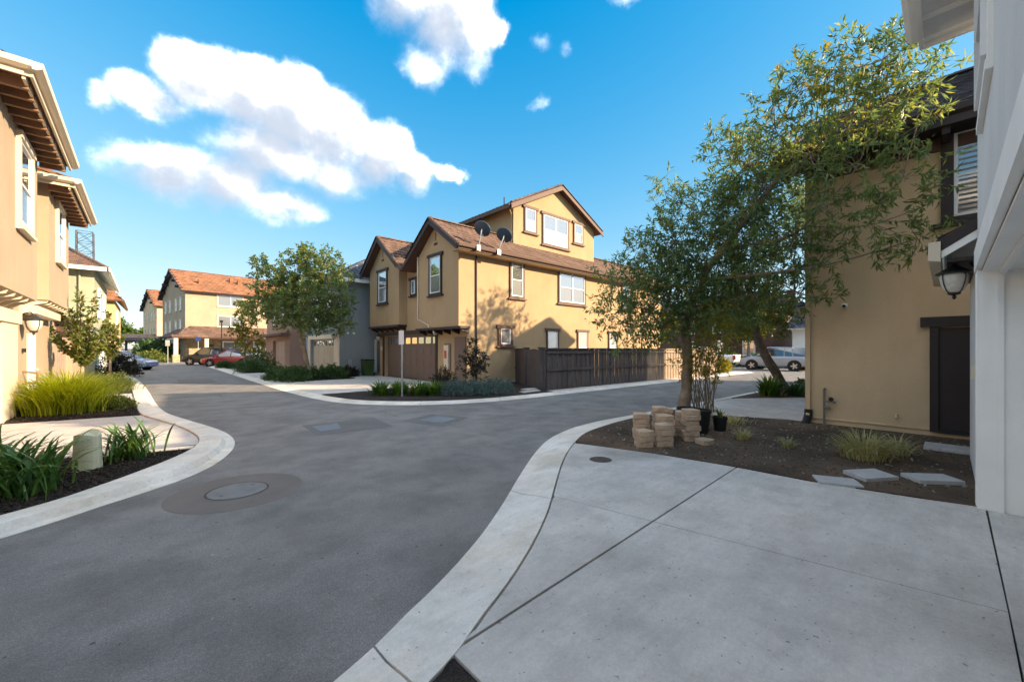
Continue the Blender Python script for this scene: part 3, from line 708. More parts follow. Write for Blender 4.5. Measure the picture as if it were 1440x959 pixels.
m.prism([(13.88, 15.2, 9.0), (20.62, 15.2, 9.0), (17.25, 15.2, 10.55)], (0, 7, 0))
m.build('wall', 'gold', mhs)
MB().box(10.23, 10.33, 14.13, 16.7, -.03, .14).box(10.33, 27, 14.13, 14.3, -.03, .18).build('foundation', 'concrete', mhs)
# roofs
roof(mhs, [[(9.42, 13.72, 5.93), (27.4, 13.72, 5.93), (27.4, 15.955, 7.47), (9.42, 15.955, 7.47)],
           [(27.4, 18.66, 5.60), (9.42, 18.66, 5.60), (9.42, 15.955, 7.47), (27.4, 15.955, 7.47)],
           [(9.42, 18.66, 5.60), (27.4, 18.66, 5.60), (27.4, 21.435, 7.74), (9.42, 21.435, 7.74)],
           [(27.4, 23.75, 5.95), (9.42, 23.75, 5.95), (9.42, 21.435, 7.74), (27.4, 21.435, 7.74)]], 'tilebrown', 'brown',
     caps=[((9.5, 15.955, 7.50), (13.8, 15.955, 7.50)), ((20.7, 15.955, 7.50), (27.3, 15.955, 7.50)), ((9.5, 21.435, 7.77), (13.8, 21.435, 7.77)),
           ((9.46, 13.75, 5.98), (9.46, 15.93, 7.49)), ((9.46, 18.1, 6.02), (9.46, 15.98, 7.49)), ((9.46, 19.3, 6.14), (9.46, 21.4, 7.76)), ((9.46, 23.7, 6.02), (9.46, 21.47, 7.76))])
roof(mhs, [[(13.4, 14.85, 8.82), (13.4, 22.4, 8.82), (17.25, 22.4, 10.72), (17.25, 14.85, 10.72)], [(21.1, 22.4, 8.82), (21.1, 14.85, 8.82), (17.25, 14.85, 10.72), (17.25, 22.4, 10.72)]], 'tilebrown', 'brown',
     caps=[((17.25, 14.9, 10.75), (17.25, 22.3, 10.75)), ((13.45, 14.89, 8.88), (17.2, 14.89, 10.74)), ((21.05, 14.89, 8.88), (17.3, 14.89, 10.74))])
# barge boards, fascia and gutter
def board(house, a, b, h_, th, mat, name='barge_board'):
    a, b = Vector(a), Vector(b); d = (b - a); up = Vector((0, 0, h_)); sd = Vector((d.y, -d.x, 0))
    sd = sd.normalized() * th if sd.length > 1e-5 else Vector((th, 0, 0))
    return MB().prism([a, b, b - up, a - up], sd).build(name, mat, house)
for (y0, z0, y1, z1) in ((13.72, 5.88, 15.955, 7.42), (18.2, 5.88, 15.955, 7.42), (19.15, 5.95, 21.435, 7.69), (23.75, 5.90, 21.435, 7.69)):
    board(mhs, (9.41, y0, z0), (9.41, y1, z1), .2, .05 if y0 < y1 else -.05, 'dkbrown')
for (x0, x1) in ((13.4, 17.25), (21.1, 17.25)):
    board(mhs, (x0, 14.845, 8.76), (x1, 14.845, 10.66), .2, .05 if x0 < x1 else -.05, 'brown')
MB().box(9.45, 27.4, 13.66, 13.71, 5.74, 5.93).build('fascia', 'brown', mhs)
gt = MB().prism([(9.4, 13.655, 5.93), (9.4, 13.53, 5.93), (9.4, 13.55, 5.83), (9.4, 13.60, 5.80), (9.4, 13.655, 5.80)], (18.1, 0, 0)).build('gutter', 'brown', mhs)
MB().box(13.32, 13.37, 14.9, 22.4, 8.62, 8.80).build('fascia', 'brown', mhs)
MB().box(9.5, 27.3, 13.72, 14.18, 5.70, 5.735).build('soffit', 'gold', mhs)
# windows on the long side
for (a0, a1, z0, z1, st) in ((12.79, 13.54, 4.13, 5.75, 'hung'), (16.22, 18.32, 4.13, 5.75, 'double')):
    window(mhs, TB, a0, a1, z0, z1, 'brown', st)
window(mhs, TB, 22.2, 23.0, 4.13, 5.75, 'brown', 'hung')
window(mhs, TB, 12.13, 12.72, 1.86, 2.58, 'brown', 'fixed', upper='screen', tw=.16)
for a0 in (15.3, 17.8, 20.75): window(mhs, TB, a0, a0 + .75, .9, 2.55, 'brown', 'hung', upper='blind', over=.08)
# third floor windows
window(mhs, T3, 14.72, 15.45, 7.82, 8.98, 'brown', 'hung', upper='glass'); window(mhs, T3, 18.72, 19.42, 7.92, 8.98, 'brown', 'hung')
window(mhs, T3, 16.08, 18.08, 7.40, 8.95, 'brown', 'double', lower='blind')
# windows on the bays
window(mhs, TAb, -16.43, -15.55, 4.17, 5.82, 'dkbrown', 'hung'); window(mhs, TAb, -22.0, -21.0, 4.22, 5.90, 'dkbrown', 'hung')
window(mhs, TA, -19.05, -18.60, 4.45, 5.15, 'dkbrown', 'fixed', upper='screen')
for (yc, zc) in ((15.98, 6.35), (21.5, 6.5)):
    MB().box(-yc - .13, -yc + .13, 0, .03, zc, zc + .09, TAb).build('gable_vent', 'dkbrown', mhs)
    MB().box(-yc - .02, -yc + .02, 0, .02, zc + .2, zc + .55, TAb).build('gable_slot', 'brown', mhs)
# brackets under the bays
for (y0, y1, z) in ((13.95, 17.73, 2.6), (19.59, 23.28, 2.9)):
    MB().box(9.75, 10.27, y0, y1, z - .10, z).build('bay_beam', 'dkbrown', mhs)
    k = int((y1 - y0) / .55)
    for i in range(k):
        y = y0 + .15 + i * (y1 - y0 - .3) / (k - 1)
        MB().prism([(9.85, y - .05, z - .1), (9.9, y - .05, z - .2), (10.27, y - .05, z - .32), (10.27, y - .05, z - .1)], (0, .1, 0)).build('bracket', 'dkbrown', mhs)
# garage, door, meter cupboard
garage_door(mhs, TA, -22.28, -16.72, .06, 2.34, 'browndoor', 4, 8, 8, d=-.2)
MB().box(-22.6, -16.4, 0, .07, 2.36, 2.58, TA).build('garage_header', 'dkbrown', mhs)
MB().box(-16.72, -16.55, -.001, .05, 0.02, 2.36, TA).box(-22.45, -22.28, -.001, .05, .02, 2.36, TA).build('garage_jamb', 'dkbrown', mhs)
dd = MB().box(-15.10, -14.28, .0, .04, .06, 2.15, TA).build('side_door', 'browndoor', mhs)
MB().lathe(TA(-15.0, .07, 1.05), [(.01, -.04), (.035, -.02), (.035, .02), (.01, .04)], 10).build('handle', 'steel', dd)
mc = MB().box(-15.93, -15.42, 0, .03, .62, 1.87, TA).build('meter_cupboard', 'browndoor', mhs)
MB().box(-15.86, -15.5, .03, .12, .7, 1.8, TA).build('meter_box', 'creamtrim', mc)
MB().box(-15.80, -15.62, .12, .13, 1.2, 1.55, TA).build('warning_label', 'red', mc)
MB().tube([(10.72, 13.98, 6.0), (10.72, 14.14, 5.7), (10.72, 14.14, .2)], .035, 8).build('conduit', 'dkbrown', mhs)
MB().tube([(9.78, 17.60, 6.05), (9.78, 17.55, 5.95), (9.78, 17.55, 3.05), (9.8, 16.6, 2.72), (9.8, 16.6, 2.62)], .03, 8).build('downpipe', 'creamtrim', mhs)
MB().tube([(13.84, 15.25, 8.75), (13.7, 15.3, 8.7), (13.84, 15.3, 8.45), (13.84, 15.3, 7.0)], .035, 8).build('downpipe', 'gold', mhs)
MB().tube([(12.6, 16.2, 7.3), (12.6, 16.2, 7.75)], .04, 8).build('vent_pipe', 'tilebrown', mhs)
MB().tube([(15.0, 17.2, 9.5), (15.0, 17.2, 10.15)], .03, 8).build('vent_pipe', 'black', mhs)
lantern(TA, -16.48, 2.42, 'black wall lantern beside the brown garage door, next to the meter cupboard', .95)
lantern(TA, -22.7, 2.3, 'black wall lantern beside the brown garage door, next to the blue grey house', .95)
MB().box(-22.72, -22.5, 0, .03, 1.55, 1.75, TA).build('number_plate', 'creamtrim', mhs)

def satellite_dish(c_, foot, label):
    t = thing('satellite_dish', label, 'satellite dish', foot, 'satellite dishes on the corner house eave')
    c_ = Vector(c_); n = Vector((.72, .42, .55)).normalized(); u = n.orthogonal().normalized(); q = n.cross(u)
    mb = MB(); rings = [(0, 0), (.15, .008), (.25, .026), (.33, .048), (.37, .062)]
    for back in (0, .02):
        for r, h_ in rings:
            for j in range(24):
                a = 2 * math.pi * j / 24; mb.v.append(tuple(c_ + n * (h_ - back) + (u * math.cos(a) + q * math.sin(a) * .88) * max(r, .002)))
    K = len(rings) * 24
    for s_ in (0, 1):
        for i in range(len(rings) - 1):
            for j in range(24):
                a = s_ * K + i * 24 + j; b = s_ * K + i * 24 + (j + 1) % 24; mb.f.append((a, b, b + 24, a + 24))
    for j in range(24):
        a = K - 24 + j; b = K - 24 + (j + 1) % 24; mb.f.append((a, b, b + K, a + K))
    mb.build('reflector', 'dish', t, smooth=True)
    MB().tube([Vector(foot) + Vector((0, 0, -.02)), Vector(foot) + Vector((.02, -.05, .25)), c_ - n * .12 - Vector((0, 0, .1)), c_ - n * .02], .026, 8).build('mast', 'steel', t)
    lo = c_ - Vector((0, 0, .36)) + n * .05
    MB().tube([c_ - n * .08 - Vector((0, 0, .1)), lo, c_ + n * .5 - Vector((0, 0, .12))], .015, 6).build('feed_arm', 'steel', t)
    MB().lathe(c_ + n * .5 - Vector((0, 0, .12)), [(.02, -.05), (.045, -.04), (.045, .04), (.02, .05)], 12).build('feed_horn', 'plastic', t)
    f_ = Vector(foot); MB().box(f_.x - .09, f_.x + .09, f_.y - .035, f_.y + .005, f_.z - .12, f_.z + .10).build('mount_plate', 'steel', t)
satellite_dish((10.50, 13.45, 6.66), (10.36, 13.52, 5.87), 'dark satellite dish on the roof corner above the conduit')
satellite_dish((11.72, 13.45, 6.62), (11.48, 13.52, 5.87), 'dark satellite dish further along the eave from the roof corner')

# ------------------------------------------------------------------ blue grey house and pinkish house in the same row
bl = thing('neighbour_house', 'blue grey stucco house with slate coloured roof and beige garage door', 'house', (8.46, 24.3, 0))
T_ = FR((8.46, 0, 0), (0, -1), (-1, 0)); Ts = FR((0, 24.3, 0), (1, 0), (0, -1))
m = MB(); m.box(8.8, 24, 24.3, 31, 0, 2.7); m.box(8.46, 8.8, 24.3, 25.2, 0, 2.7); m.box(8.46, 8.8, 29.95, 31, 0, 2.7); m.box(8.46, 8.8, 25.2, 29.95, 2.25, 2.7)
m.box(8.40, 24, 24.3, 31, 2.7, 5.75)
m.build('wall', 'bluegrey', bl)
roof(bl, [[(7.9, 23.8, 5.72), (24.5, 23.8, 5.72), (21, 27.65, 7.75), (11.4, 27.65, 7.75)], [(7.9, 31.5, 5.72), (7.9, 23.8, 5.72), (11.4, 27.65, 7.75)], [(24.5, 31.5, 5.72), (7.9, 31.5, 5.72), (11.4, 27.65, 7.75), (21, 27.65, 7.75)]], 'tileblue', 'white',
     caps=[((8, 23.9, 5.78), (11.4, 27.65, 7.8)), ((11.4, 27.65, 7.8), (21, 27.65, 7.8)), ((8, 31.4, 5.78), (11.4, 27.65, 7.8))])
MB().box(7.85, 24.5, 23.72, 23.79, 5.54, 5.74).box(7.80, 7.89, 23.72, 31.5, 5.54, 5.74).build('fascia', 'white', bl)
garage_door(bl, T_, -29.95, -25.2, .04, 2.25, 'beigedoor', 4, 4, 8, d=-.2)
MB().box(-30.4, -29.95, 0, .05, 0, 2.5, T_).box(-25.2, -24.32, 0, .05, 0, 2.5, T_).box(-30.4, -24.32, 0, .055, 2.25, 2.5, T_).build('garage_trim', 'creamtrim', bl)
window(bl, T_, -29, -27.8, 3.6, 5.0, 'white', 'double', header=False, d=.06); window(bl, T_, -26.4, -25.6, 3.6, 5.0, 'white', 'hung', header=False, d=.06)
dd = MB().box(10.68, 11.3, 0, .03, .05, 2.1, Ts).build('side_door', 'bluegrey', bl)
MB().box(10.55, 10.68, 0, .06, .05, 2.2, Ts).box(11.3, 11.4, 0, .06, .05, 2.2, Ts).box(10.68, 11.3, 0, .06, 2.1, 2.2, Ts).build('door_frame', 'white', dd)
for x in (8.9, 9.25): MB().lathe(Ts(x, .06, 2.55), [(.05, -.06), (.07, 0), (.05, .08)], 10, 'y').build('floodlight', 'white', bl)
mt = MB().box(8.85, 9.1, 0, .15, .4, 1.0, Ts); mt.tube([Ts(8.97, .08, .06), Ts(8.97, .08, .4)], .03, 6); mt.build('gas_meter', 'steel', bl)
MB().box(8.46, 24, 24.24, 24.30, -.02, .2).build('foundation', 'concrete', bl)
lantern(FR((8.40, 0, 0), (0, -1), (-1, 0)), -24.62, 2.35, 'black wall lantern at the corner of the blue grey house', .95)

pk = thing('neighbour_house', 'pinkish stucco house with pink garage door past the blue grey house', 'house', (8.0, 33.5, 0))
T_ = FR((8.0, 0, 0), (0, -1), (-1, 0))
m = MB(); m.box(8.3, 22, 33.5, 41.5, 0, 2.7); m.box(8.0, 8.3, 33.5, 34.7, 0, 2.7); m.box(8.0, 8.3, 38.7, 41.5, 0, 2.7); m.box(8.0, 8.3, 34.7, 38.7, 2.25, 2.7); m.box(8.1, 22, 33.5, 41.5, 2.7, 5.7); m.build('wall', 'pink', pk)
garage_door(pk, T_, -38.7, -34.7, .04, 2.25, 'pinkdoor', 4, 4, 0, d=-.2)
MB().box(7.4, 8.0, 33.3, 41.7, 2.62, 2.8).build('porch_canopy', 'brown', pk)
roof(pk, [[(7.6, 33.0, 5.68), (22.5, 33.0, 5.68), (19, 37.5, 7.9), (11, 37.5, 7.9)], [(7.6, 42, 5.68), (7.6, 33, 5.68), (11, 37.5, 7.9)], [(22.5, 42, 5.68), (7.6, 42, 5.68), (11, 37.5, 7.9), (19, 37.5, 7.9)]], 'tiledark', 'brown')
window(pk, FR((8.1, 0, 0), (0, -1), (-1, 0)), -39, -37.8, 3.6, 5.0, 'brown', 'double'); window(pk, FR((8.1, 0, 0), (0, -1), (-1, 0)), -36, -35, 3.6, 5.0, 'brown', 'hung')

# ------------------------------------------------------------------ left row
def rafters(house, x_out, x_in, y0, y1, z, mat='rafter', step=.42):
    n = int((y1 - y0) / step)
    for i in range(n + 1):
        y = y0 + (y1 - y0) * i / n
        MB().box(x_in, x_out, y - .04, y + .04, z - .16, z).build('rafter_tail', mat, house)
lh = thing('left_house', 'cream stucco house with two jutting bays and exposed rafter eaves', 'house', (-2.35, 14, 0))
TL = FR((-2.35, 0, 0), (0, 1), (1, 0)); TLb = FR((-1.9, 0, 0), (0, 1), (1, 0))
m = MB(); m.box(-11, -2.68, 5, 21, 0, 2.72); m.box(-2.68, -2.35, 5, 8.9, 0, 2.72); m.box(-2.68, -2.35, 13.4, 21, 0, 2.72); m.box(-2.68, -2.35, 8.9, 13.4, 2.25, 2.72)
m.box(-11, -2.35, 5, 20.9, 2.72, 6.15); m.box(-2.35, -1.9, 10.8, 14.8, 2.78, 6.15); m.box(-2.35, -1.9, 16.44, 20.2, 2.95, 6.10); m.box(-2.35, -1.9, 5, 9.2, 2.78, 6.15)
m.build('wall', 'cream', lh)
garage_door(lh, TL, 8.9, 13.4, .08, 2.25, 'reddoor', 4, 4, 0, d=-.16)
MB().box(13.4, 14.75, .0, .16, .07, 2.22, TL).build('garage_jamb', 'creamtrim', lh)
MB().box(8.2, 14.95, .0, .20, 2.22, 2.50, TL).build('garage_header', 'creamtrim', lh)
MB().box(16.0, 19.9, 0.0, .30, 2.55, 2.76, TL).build('canopy_beam', 'creamtrim', lh)
dd = MB().box(16.9, 17.8, 0, .04, .12, 2.05, TL).build('side_door', 'whitedoor', lh)
MB().lathe(TL(17.7, .08, 1.05), [(.01, -.04), (.035, -.02), (.035, .02), (.01, .04)], 10).build('handle', 'steel', dd)
MB().tube([TL(16.35, 0, .75), TL(16.35, .22, .75), TL(16.35, .26, .82), TL(16.35, .26, 1.0), TL(16.35, 0.0, 1.05)], .03, 8).build('hose_pipe', 'rafter', lh)
MB().box(16.25, 16.4, 0, .06, 1.55, 1.65, TL).build('number_plate', 'black', lh)
for (y0, y1, z) in ((10.8, 14.8, 2.78), (16.44, 20.2, 2.95), (5, 9.2, 2.78)):
    k = 7
    for i in range(k):
        y = y0 + .12 + i * (y1 - y0 - .24) / (k - 1)
        MB().prism([(-2.35, y - .05, z), (-1.92, y - .05, z), (-1.96, y - .05, z - .08), (-2.15, y - .05, z - .12), (-2.35, y - .05, z - .26)], (0, .1, 0)).build('bracket', 'creamtrim', lh)
def bay_roof(y0, y1, z, yc):
    xo = -1.42; hw = (y1 - y0) / 2
    roof(lh, [[(xo, y0, z), (xo, y1, z), (xo - hw, yc, z + .5 * hw)], [(-9, y0, z), (xo, y0, z), (xo - hw, yc, z + .5 * hw), (-9, yc, z + .5 * hw)],
              [(xo, y1, z), (-9, y1, z), (-9, yc, z + .5 * hw), (xo - hw, yc, z + .5 * hw)]], 'tilered', 'rafter', caps=[((xo, y0, z + .04), (xo - hw, yc, z + .5 * hw + .04)), ((xo, y1, z + .04), (xo - hw, yc, z + .5 * hw + .04)), ((xo - hw, yc, z + .5 * hw + .04), (-9, yc, z + .5 * hw + .04))])
    MB().box(xo + .001, xo + .04, y0 - .04, y1 + .04, z - .16, z + .03).box(-3.2, xo, y0 - .04, y0 - .001, z - .16, z + .03).build('fascia', 'creamtrim', lh)
    MB().prism([(xo + .041, y0 - .16, z + .06), (xo + .17, y0 - .16, z + .06), (xo + .16, y0 - .16, z - .03), (xo + .10, y0 - .16, z - .07), (xo + .041, y0 - .16, z - .07)], (0, y1 - y0 + .3, 0)).build('gutter', 'creamtrim', lh)
    MB().prism([(xo + .04, y0 - .041, z + .06), (xo + .04, y0 - .17, z + .06), (xo + .04, y0 - .16, z - .03), (xo + .04, y0 - .10, z - .07), (xo + .04, y0 - .041, z - .07)], (-4, 0, 0)).build('gutter', 'creamtrim', lh)
    MB().box(xo - .09, xo - .05, y0, y1, z - .21, z - .12).build('soffit_rail', 'creamtrim', lh)
    rafters(lh, xo - .05, -1.9, y0 + .3, y1 - .12, z - .10)
bay_roof(10.45, 15.2, 6.34, 12.8)
bay_roof(16.0, 20.6, 6.12, 18.3)
window(lh, TLb, 12.72, 13.88, 4.22, 5.88, 'creamtrim', 'hung', header=False, tw=.13); window(lh, TLb, 17.6, 18.78, 4.30, 5.85, 'creamtrim', 'hung', header=False, tw=.13)
lantern(TL, 16.0, 2.3, 'frosted wall lantern beside the white side door of the cream house', 1.25, glass='lampglass')
l2 = thing('left_house', 'low front of a cream and pink house behind the young tree', 'house', (-2.35, 21.3, 0))
m = MB(); m.box(-11, -2.7, 21.3, 29.6, 0, 2.75); m.box(-2.7, -2.35, 21.3, 22.0, 0, 2.75); m.box(-2.7, -2.35, 26.2, 29.6, 0, 2.75); m.box(-2.7, -2.35, 22.0, 26.2, 2.25, 2.75); m.box(-11, -3.6, 21.3, 29.6, 2.75, 5.6); m.build('wall', 'cream', l2)
garage_door(l2, TL, 22.0, 26.2, .08, 2.25, 'pinkdoor', 4, 4, 0, d=-.2)
MB().box(21.8, 26.4, .0, .07, 2.27, 2.5, TL).build('garage_header', 'brown', l2)
roof(l2, [[(-2.0, 21.1, 2.7), (-2.0, 29.8, 2.7), (-3.6, 29.8, 3.5), (-3.6, 21.1, 3.5)]], 'tilebrown', 'brown')
roof(l2, [[(-3.2, 21.0, 5.6), (-3.2, 29.8, 5.6), (-7.3, 29.8, 7.8), (-7.3, 21.0, 7.8)], [(-11.4, 29.8, 5.6), (-11.4, 21.0, 5.6), (-7.3, 21.0, 7.8), (-7.3, 29.8, 7.8)]], 'tilebrown', 'brown')
window(l2, FR((-3.6, 0, 0), (0, 1), (1, 0)), 23, 24.2, 3.9, 5.2, 'white', 'double', header=False)
l3 = thing('left_house', 'sage green stucco house with white gutter and hipped roof', 'house', (-2.0, 31.3, 0))
T_ = FR((-2.0, 0, 0), (0, 1), (1, 0)); Ts = FR((0, 31.3, 0), (1, 0), (0, -1))
m = MB(); m.box(-11, -2.0, 31.3, 41, 0, 5.85); m.build('wall', 'green', l3)
roof(l3, [[(-11.5, 30.8, 5.95), (-1.5, 30.8, 5.95), (-4.5, 36.1, 8.3), (-8.5, 36.1, 8.3)], [(-1.5, 30.8, 5.95), (-1.5, 41.5, 5.95), (-4.5, 36.1, 8.3)], [(-1.5, 41.5, 5.95), (-11.5, 41.5, 5.95), (-8.5, 36.1, 8.3), (-4.5, 36.1, 8.3)]], 'tilebrown', 'white', caps=[((-1.5, 30.8, 6.0), (-4.5, 36.1, 8.35)), ((-8.5, 36.1, 8.35), (-4.5, 36.1, 8.35))])
MB().box(-11.5, -1.42, 30.66, 30.79, 5.78, 5.98).box(-1.49, -1.36, 30.66, 41.5, 5.78, 5.98).build('gutter', 'white', l3)
MB().tube([(-2.55, 31.2, 5.8), (-2.55, 31.24, 5.5), (-2.55, 31.24, .2)], .05, 8).build('downpipe', 'green', l3)
garage_door(l3, T_, 33, 37.5, .08, 2.25, 'whitedoor', 4, 4, 0, d=.03)
window(l3, T_, 33.5, 34.5, 3.6, 5.0, 'white', 'hung', header=False); window(l3, T_, 37, 38.2, 3.6, 5.0, 'white', 'double', header=False)
l4 = thing('left_house', 'yellow stucco house with red tile roof past the sage green house', 'house', (-1.6, 44, 0))
m = MB(); m.box(-12, -1.7, 44, 54, 0, 5.4); m.build('wall', 'yellow', l4)
roof(l4, [[(-12.5, 43.5, 5.35), (-1.2, 43.5, 5.35), (-2.0, 44.4, 6.3), (-11, 44.4, 6.3)], [(-1.2, 43.5, 5.35), (-1.2, 54.5, 5.35), (-2.0, 53.6, 6.3), (-2.0, 44.4, 6.3)], [(-11, 44.4, 6.3), (-2.0, 44.4, 6.3), (-2.0, 53.6, 6.3), (-11, 53.6, 6.3)]], 'tilered', 'rafter', tw=.4, course=.4)
window(l4, FR((-1.7, 0, 0), (0, 1), (1, 0)), 46, 47.2, 3.3, 4.6, 'white', 'double', header=False)

# ------------------------------------------------------------------ far apartment houses
def far_house(o, L_, D, ze, rise, label, wall, trim_mat, porch=True, wins=()):
    t = thing('apartment_house', label, 'building', (o[0], o[1], 0))
    T = FR((o[0], o[1], 0), (.991, .136), (.136, -.991))
    G_ = FR((o[0], o[1], 0), (.136, -.991), (-.991, -.136))          # gable end, a runs towards the front corner
    m = MB(); m.box(0, L_, -D, 0, 0, ze, T); m.prism([T(.0, 0, ze), T(.0, -D, ze), T(.0, -D / 2, ze + rise)], T(L_, 0, 0) - T(0, 0, 0)); m.build('wall', wall, t)
    sl = rise / (D / 2)
    roof(t, [[T(-.5, .6, ze - .6 * sl + .1), T(L_ + .5, .6, ze - .6 * sl + .1), T(L_ + .5, -D / 2, ze + rise + .1), T(-.5, -D / 2, ze + rise + .1)],
             [T(L_ + .5, -D - .6, ze - .6 * sl + .1), T(-.5, -D - .6, ze - .6 * sl + .1), T(-.5, -D / 2, ze + rise + .1), T(L_ + .5, -D / 2, ze + rise + .1)]], 'tilered', 'dkbrown', tw=.5, course=.5, thick=.2, caps=[(T(-.5, -D / 2, ze + rise + .14), T(L_, -D / 2, ze + rise + .14))])
    for i, q in enumerate((.15, .42, .72)):
        for sgn in (1, -1):
            dd_ = -D / 2 + sgn * D / 2 * q; z = ze + rise * (1 - q) - .25
            MB().box(-.7, 0, dd_ - .15, dd_ + .15, z - .3, z, T).build('gable_bracket', 'dkbrown', t)
    MB().box(-.03, .0, -D, 0, 2.9, 3.2, T).box(-.02, L_, .001, .03, 2.9, 3.15, T).build('belt_course', trim_mat, t)  # belt course and porch columns share one trim colour
    for (a0, a1, z0, z1) in wins: window(t, T, a0, a1, z0, z1, 'creamtrim', 'slide', header=False, tw=.12, upper='screen')
    for z0, z1 in ((3.9, 5.3), (6.7, 8.2), (1.0, 2.2)):
        for f_ in (.18, .36, .62, .82): window(t, G_, -D * f_ - .4, -D * f_ + .4, z0, z1, 'creamtrim', 'hung', header=False, tw=.08, upper='screen')
    for (a, dd_) in ((2, -2.2), (6, -4), (6.8, -3.4), (10, -3)):
        zz = ze - dd_ * sl; MB().box(a - .2, a + .2, dd_ - .25, dd_ + .25, zz - .3, zz + .65, T).build('roof_vent', 'tilered', t)
    if porch:
        MB().box(0, L_, .001, .05, 0, 2.9, T).build('stone_front', 'stone', t)
        roof(t, [[T(-1.8, 2.8, 3.05), T(L_ - 2, 2.8, 3.05), T(L_ - 2, .05, 4.5), T(.6, .05, 4.5)], [T(-1.8, -5, 3.05), T(-1.8, 2.8, 3.05), T(.6, .05, 4.5), T(0, -5, 4.2)]], 'tilebrown', 'brown', tw=.5, course=.5, thick=.2)
        for a in (-1.4, 1.6, L_ - 3.2):
            MB().box(a - .2, a + .2, 2.3, 2.7, 0, 2.95, T).build('porch_column', trim_mat, t)
            MB().box(a - .35, a + .35, 2.15, 2.85, 0, .9, T).build('column_base', 'stone', t)
        window(t, T, 4.0, 6.6, .7, 2.5, 'white', 'slide', header=False, d=.05, upper='screen')
        window(t, T, 7.6, 8.4, .9, 2.5, 'white', 'hung', header=False, d=.05)
        MB().box(2.0, 3.0, .05, .1, 0, 2.2, T).build('front_door', 'brown', t)
    else:
        roof(t, [[T(-4.5, 3.2, 2.9), T(5.0, 3.2, 2.9), T(5.0, -1, 4.1), T(-4.5, -1, 4.1)]], 'tiledark', 'dkbrown', tw=.5, course=.5, thick=.2)
        for a in (-4.2, -1.5, 1.5, 4.6): MB().box(a - .15, a + .15, 2.6, 2.9, 0, 2.8, T).build('porch_column', 'dkbrown', t)
    return t
far_house((3.8, 65.4), 13.5, 13.5, 9.1, 3.2, 'three storey cream apartment house with red tile roof and stone porch', 'cream', 'creamtrim', True, ((3.4, 6.3, 7.3, 8.8), (3.4, 6.3, 4.55, 5.95)))
far_house((1.6, 93.5), 14, 13, 9.2, 3.1, 'three storey tan apartment house behind, with dark low porch roof', 'tan', 'creamtrim', False, ((3.4, 6.3, 7.3, 8.8),))

# ------------------------------------------------------------------ the tan house on the right and an unseen one shaped to shade the golden wall
th = thing('tan_house', 'tan stucco house with dark brown door, trim and gutter', 'house', (10.65, 2.25, 0))
T_ = FR((10.65, 0, 0), (0, -1), (-1, 0)); Ty = FR((0, 2.25, 0), (-1, 0), (0, 1))
m = MB(); m.box(10.65, 19.0, -12, 2.25, .16, 5.78)
m.prism([(10.65, 2.25, 5.78), (19.0, 2.25, 5.78), (14.82, 2.25, 8.1)], (0, -14, 0)); m.build('wall', 'tan', th)
MB().box(10.665, 18.98, -12, 2.235, -.03, .16).build('foundation', 'tan', th)
MB().prism([(10.636, 2.26, .155), (10.636, 2.26, .185), (10.65, 2.26, .19), (10.65, 2.26, .15)], (0, -14, 0)).build('weep_screed', 'tan', th)
roof(th, [[(10.08, 2.72, 5.66), (10.08, -12.4, 5.66), (14.82, -12.4, 8.34), (14.82, 2.72, 8.34)], [(19.56, -12.4, 5.66), (19.56, 2.72, 5.66), (14.82, 2.72, 8.34), (14.82, -12.4, 8.34)]], 'tiledark', 'dkbrown', tw=.30, course=.30,
     caps=[((14.82, 2.7, 8.38), (14.82, -12.3, 8.38)), ((10.12, 2.68, 5.72), (14.8, 2.68, 8.37)), ((19.5, 2.68, 5.72), (14.84, 2.68, 8.37))])
MB().prism([(10.075, 2.74, 5.70), (9.95, 2.74, 5.70), (9.96, 2.74, 5.60), (10.01, 2.74, 5.56), (10.075, 2.74, 5.56)], (0, -15, 0)).build('gutter', 'dkbrown', th)
MB().box(10.02, 10.06, -12.3, 2.72, 5.42, 5.555).build('fascia', 'dkbrown', th)
MB().box(10.08, 10.65, -12, 2.7, 5.44, 5.48).build('soffit', 'dkbrown', th)
MB().box(10.60, 10.65, -12, 2.2, 5.20, 5.44).build('frieze_board', 'brown', th)
for i in range(18): MB().box(10.1, 10.6, 2.5 - i * .6, 2.6 - i * .6, 5.30, 5.44).build('rafter_tail', 'dkbrown', th)
window(th, T_, -.06, .95, 3.98, 5.46, 'dkbrown', 'hung', tw=.16, over=.12, slats=7, upper='screen', lower='screen')
dd = MB().box(-.25, .68, 0.0, .03, .20, 2.02, T_).build('side_door', 'dkbrown', th)
MB().box(-.36, -.25, 0, .07, .14, 2.04, T_).box(.68, .80, 0, .07, .14, 2.04, T_).build('door_frame', 'dkbrown', dd)
MB().box(-.48, .95, 0, .09, 2.04, 2.22, T_).build('lintel', 'dkbrown', dd)
MB().box(-.25, .68, 0, .06, .13, .20, T_).build('threshold', 'black', dd)
MB().tube([(10.60, 2.18, 5.5), (10.60, 2.18, 5.1), (10.60, 2.18, .30), (10.50, 2.18, .22)], .045, 4).build('downpipe', 'tan', th)
MB().tube([(10.60, 2.18, .34), (10.58, 2.18, .22), (10.5, 2.2, .08), (10.45, 2.25, .0)], .075, 10).build('drain_boot', 'plastic', th)
MB().tube([(10.56, 1.9, .0), (10.56, 1.9, .80), (10.62, 1.9, .80)], .022, 8).tube([(10.56, 1.9, .55), (10.53, 1.72, .55), (10.50, 1.72, .53)], .02, 8).tube([(10.56, 1.90, .42), (10.56, 1.80, .42)], .03, 8).build('water_riser', 'iron', th)
MB().lathe((10.53, 1.78, .60), [(.005, -.012), (.045, -.01), (.045, .01), (.005, .012)], 10, 'x').build('valve_wheel', 'black', th)
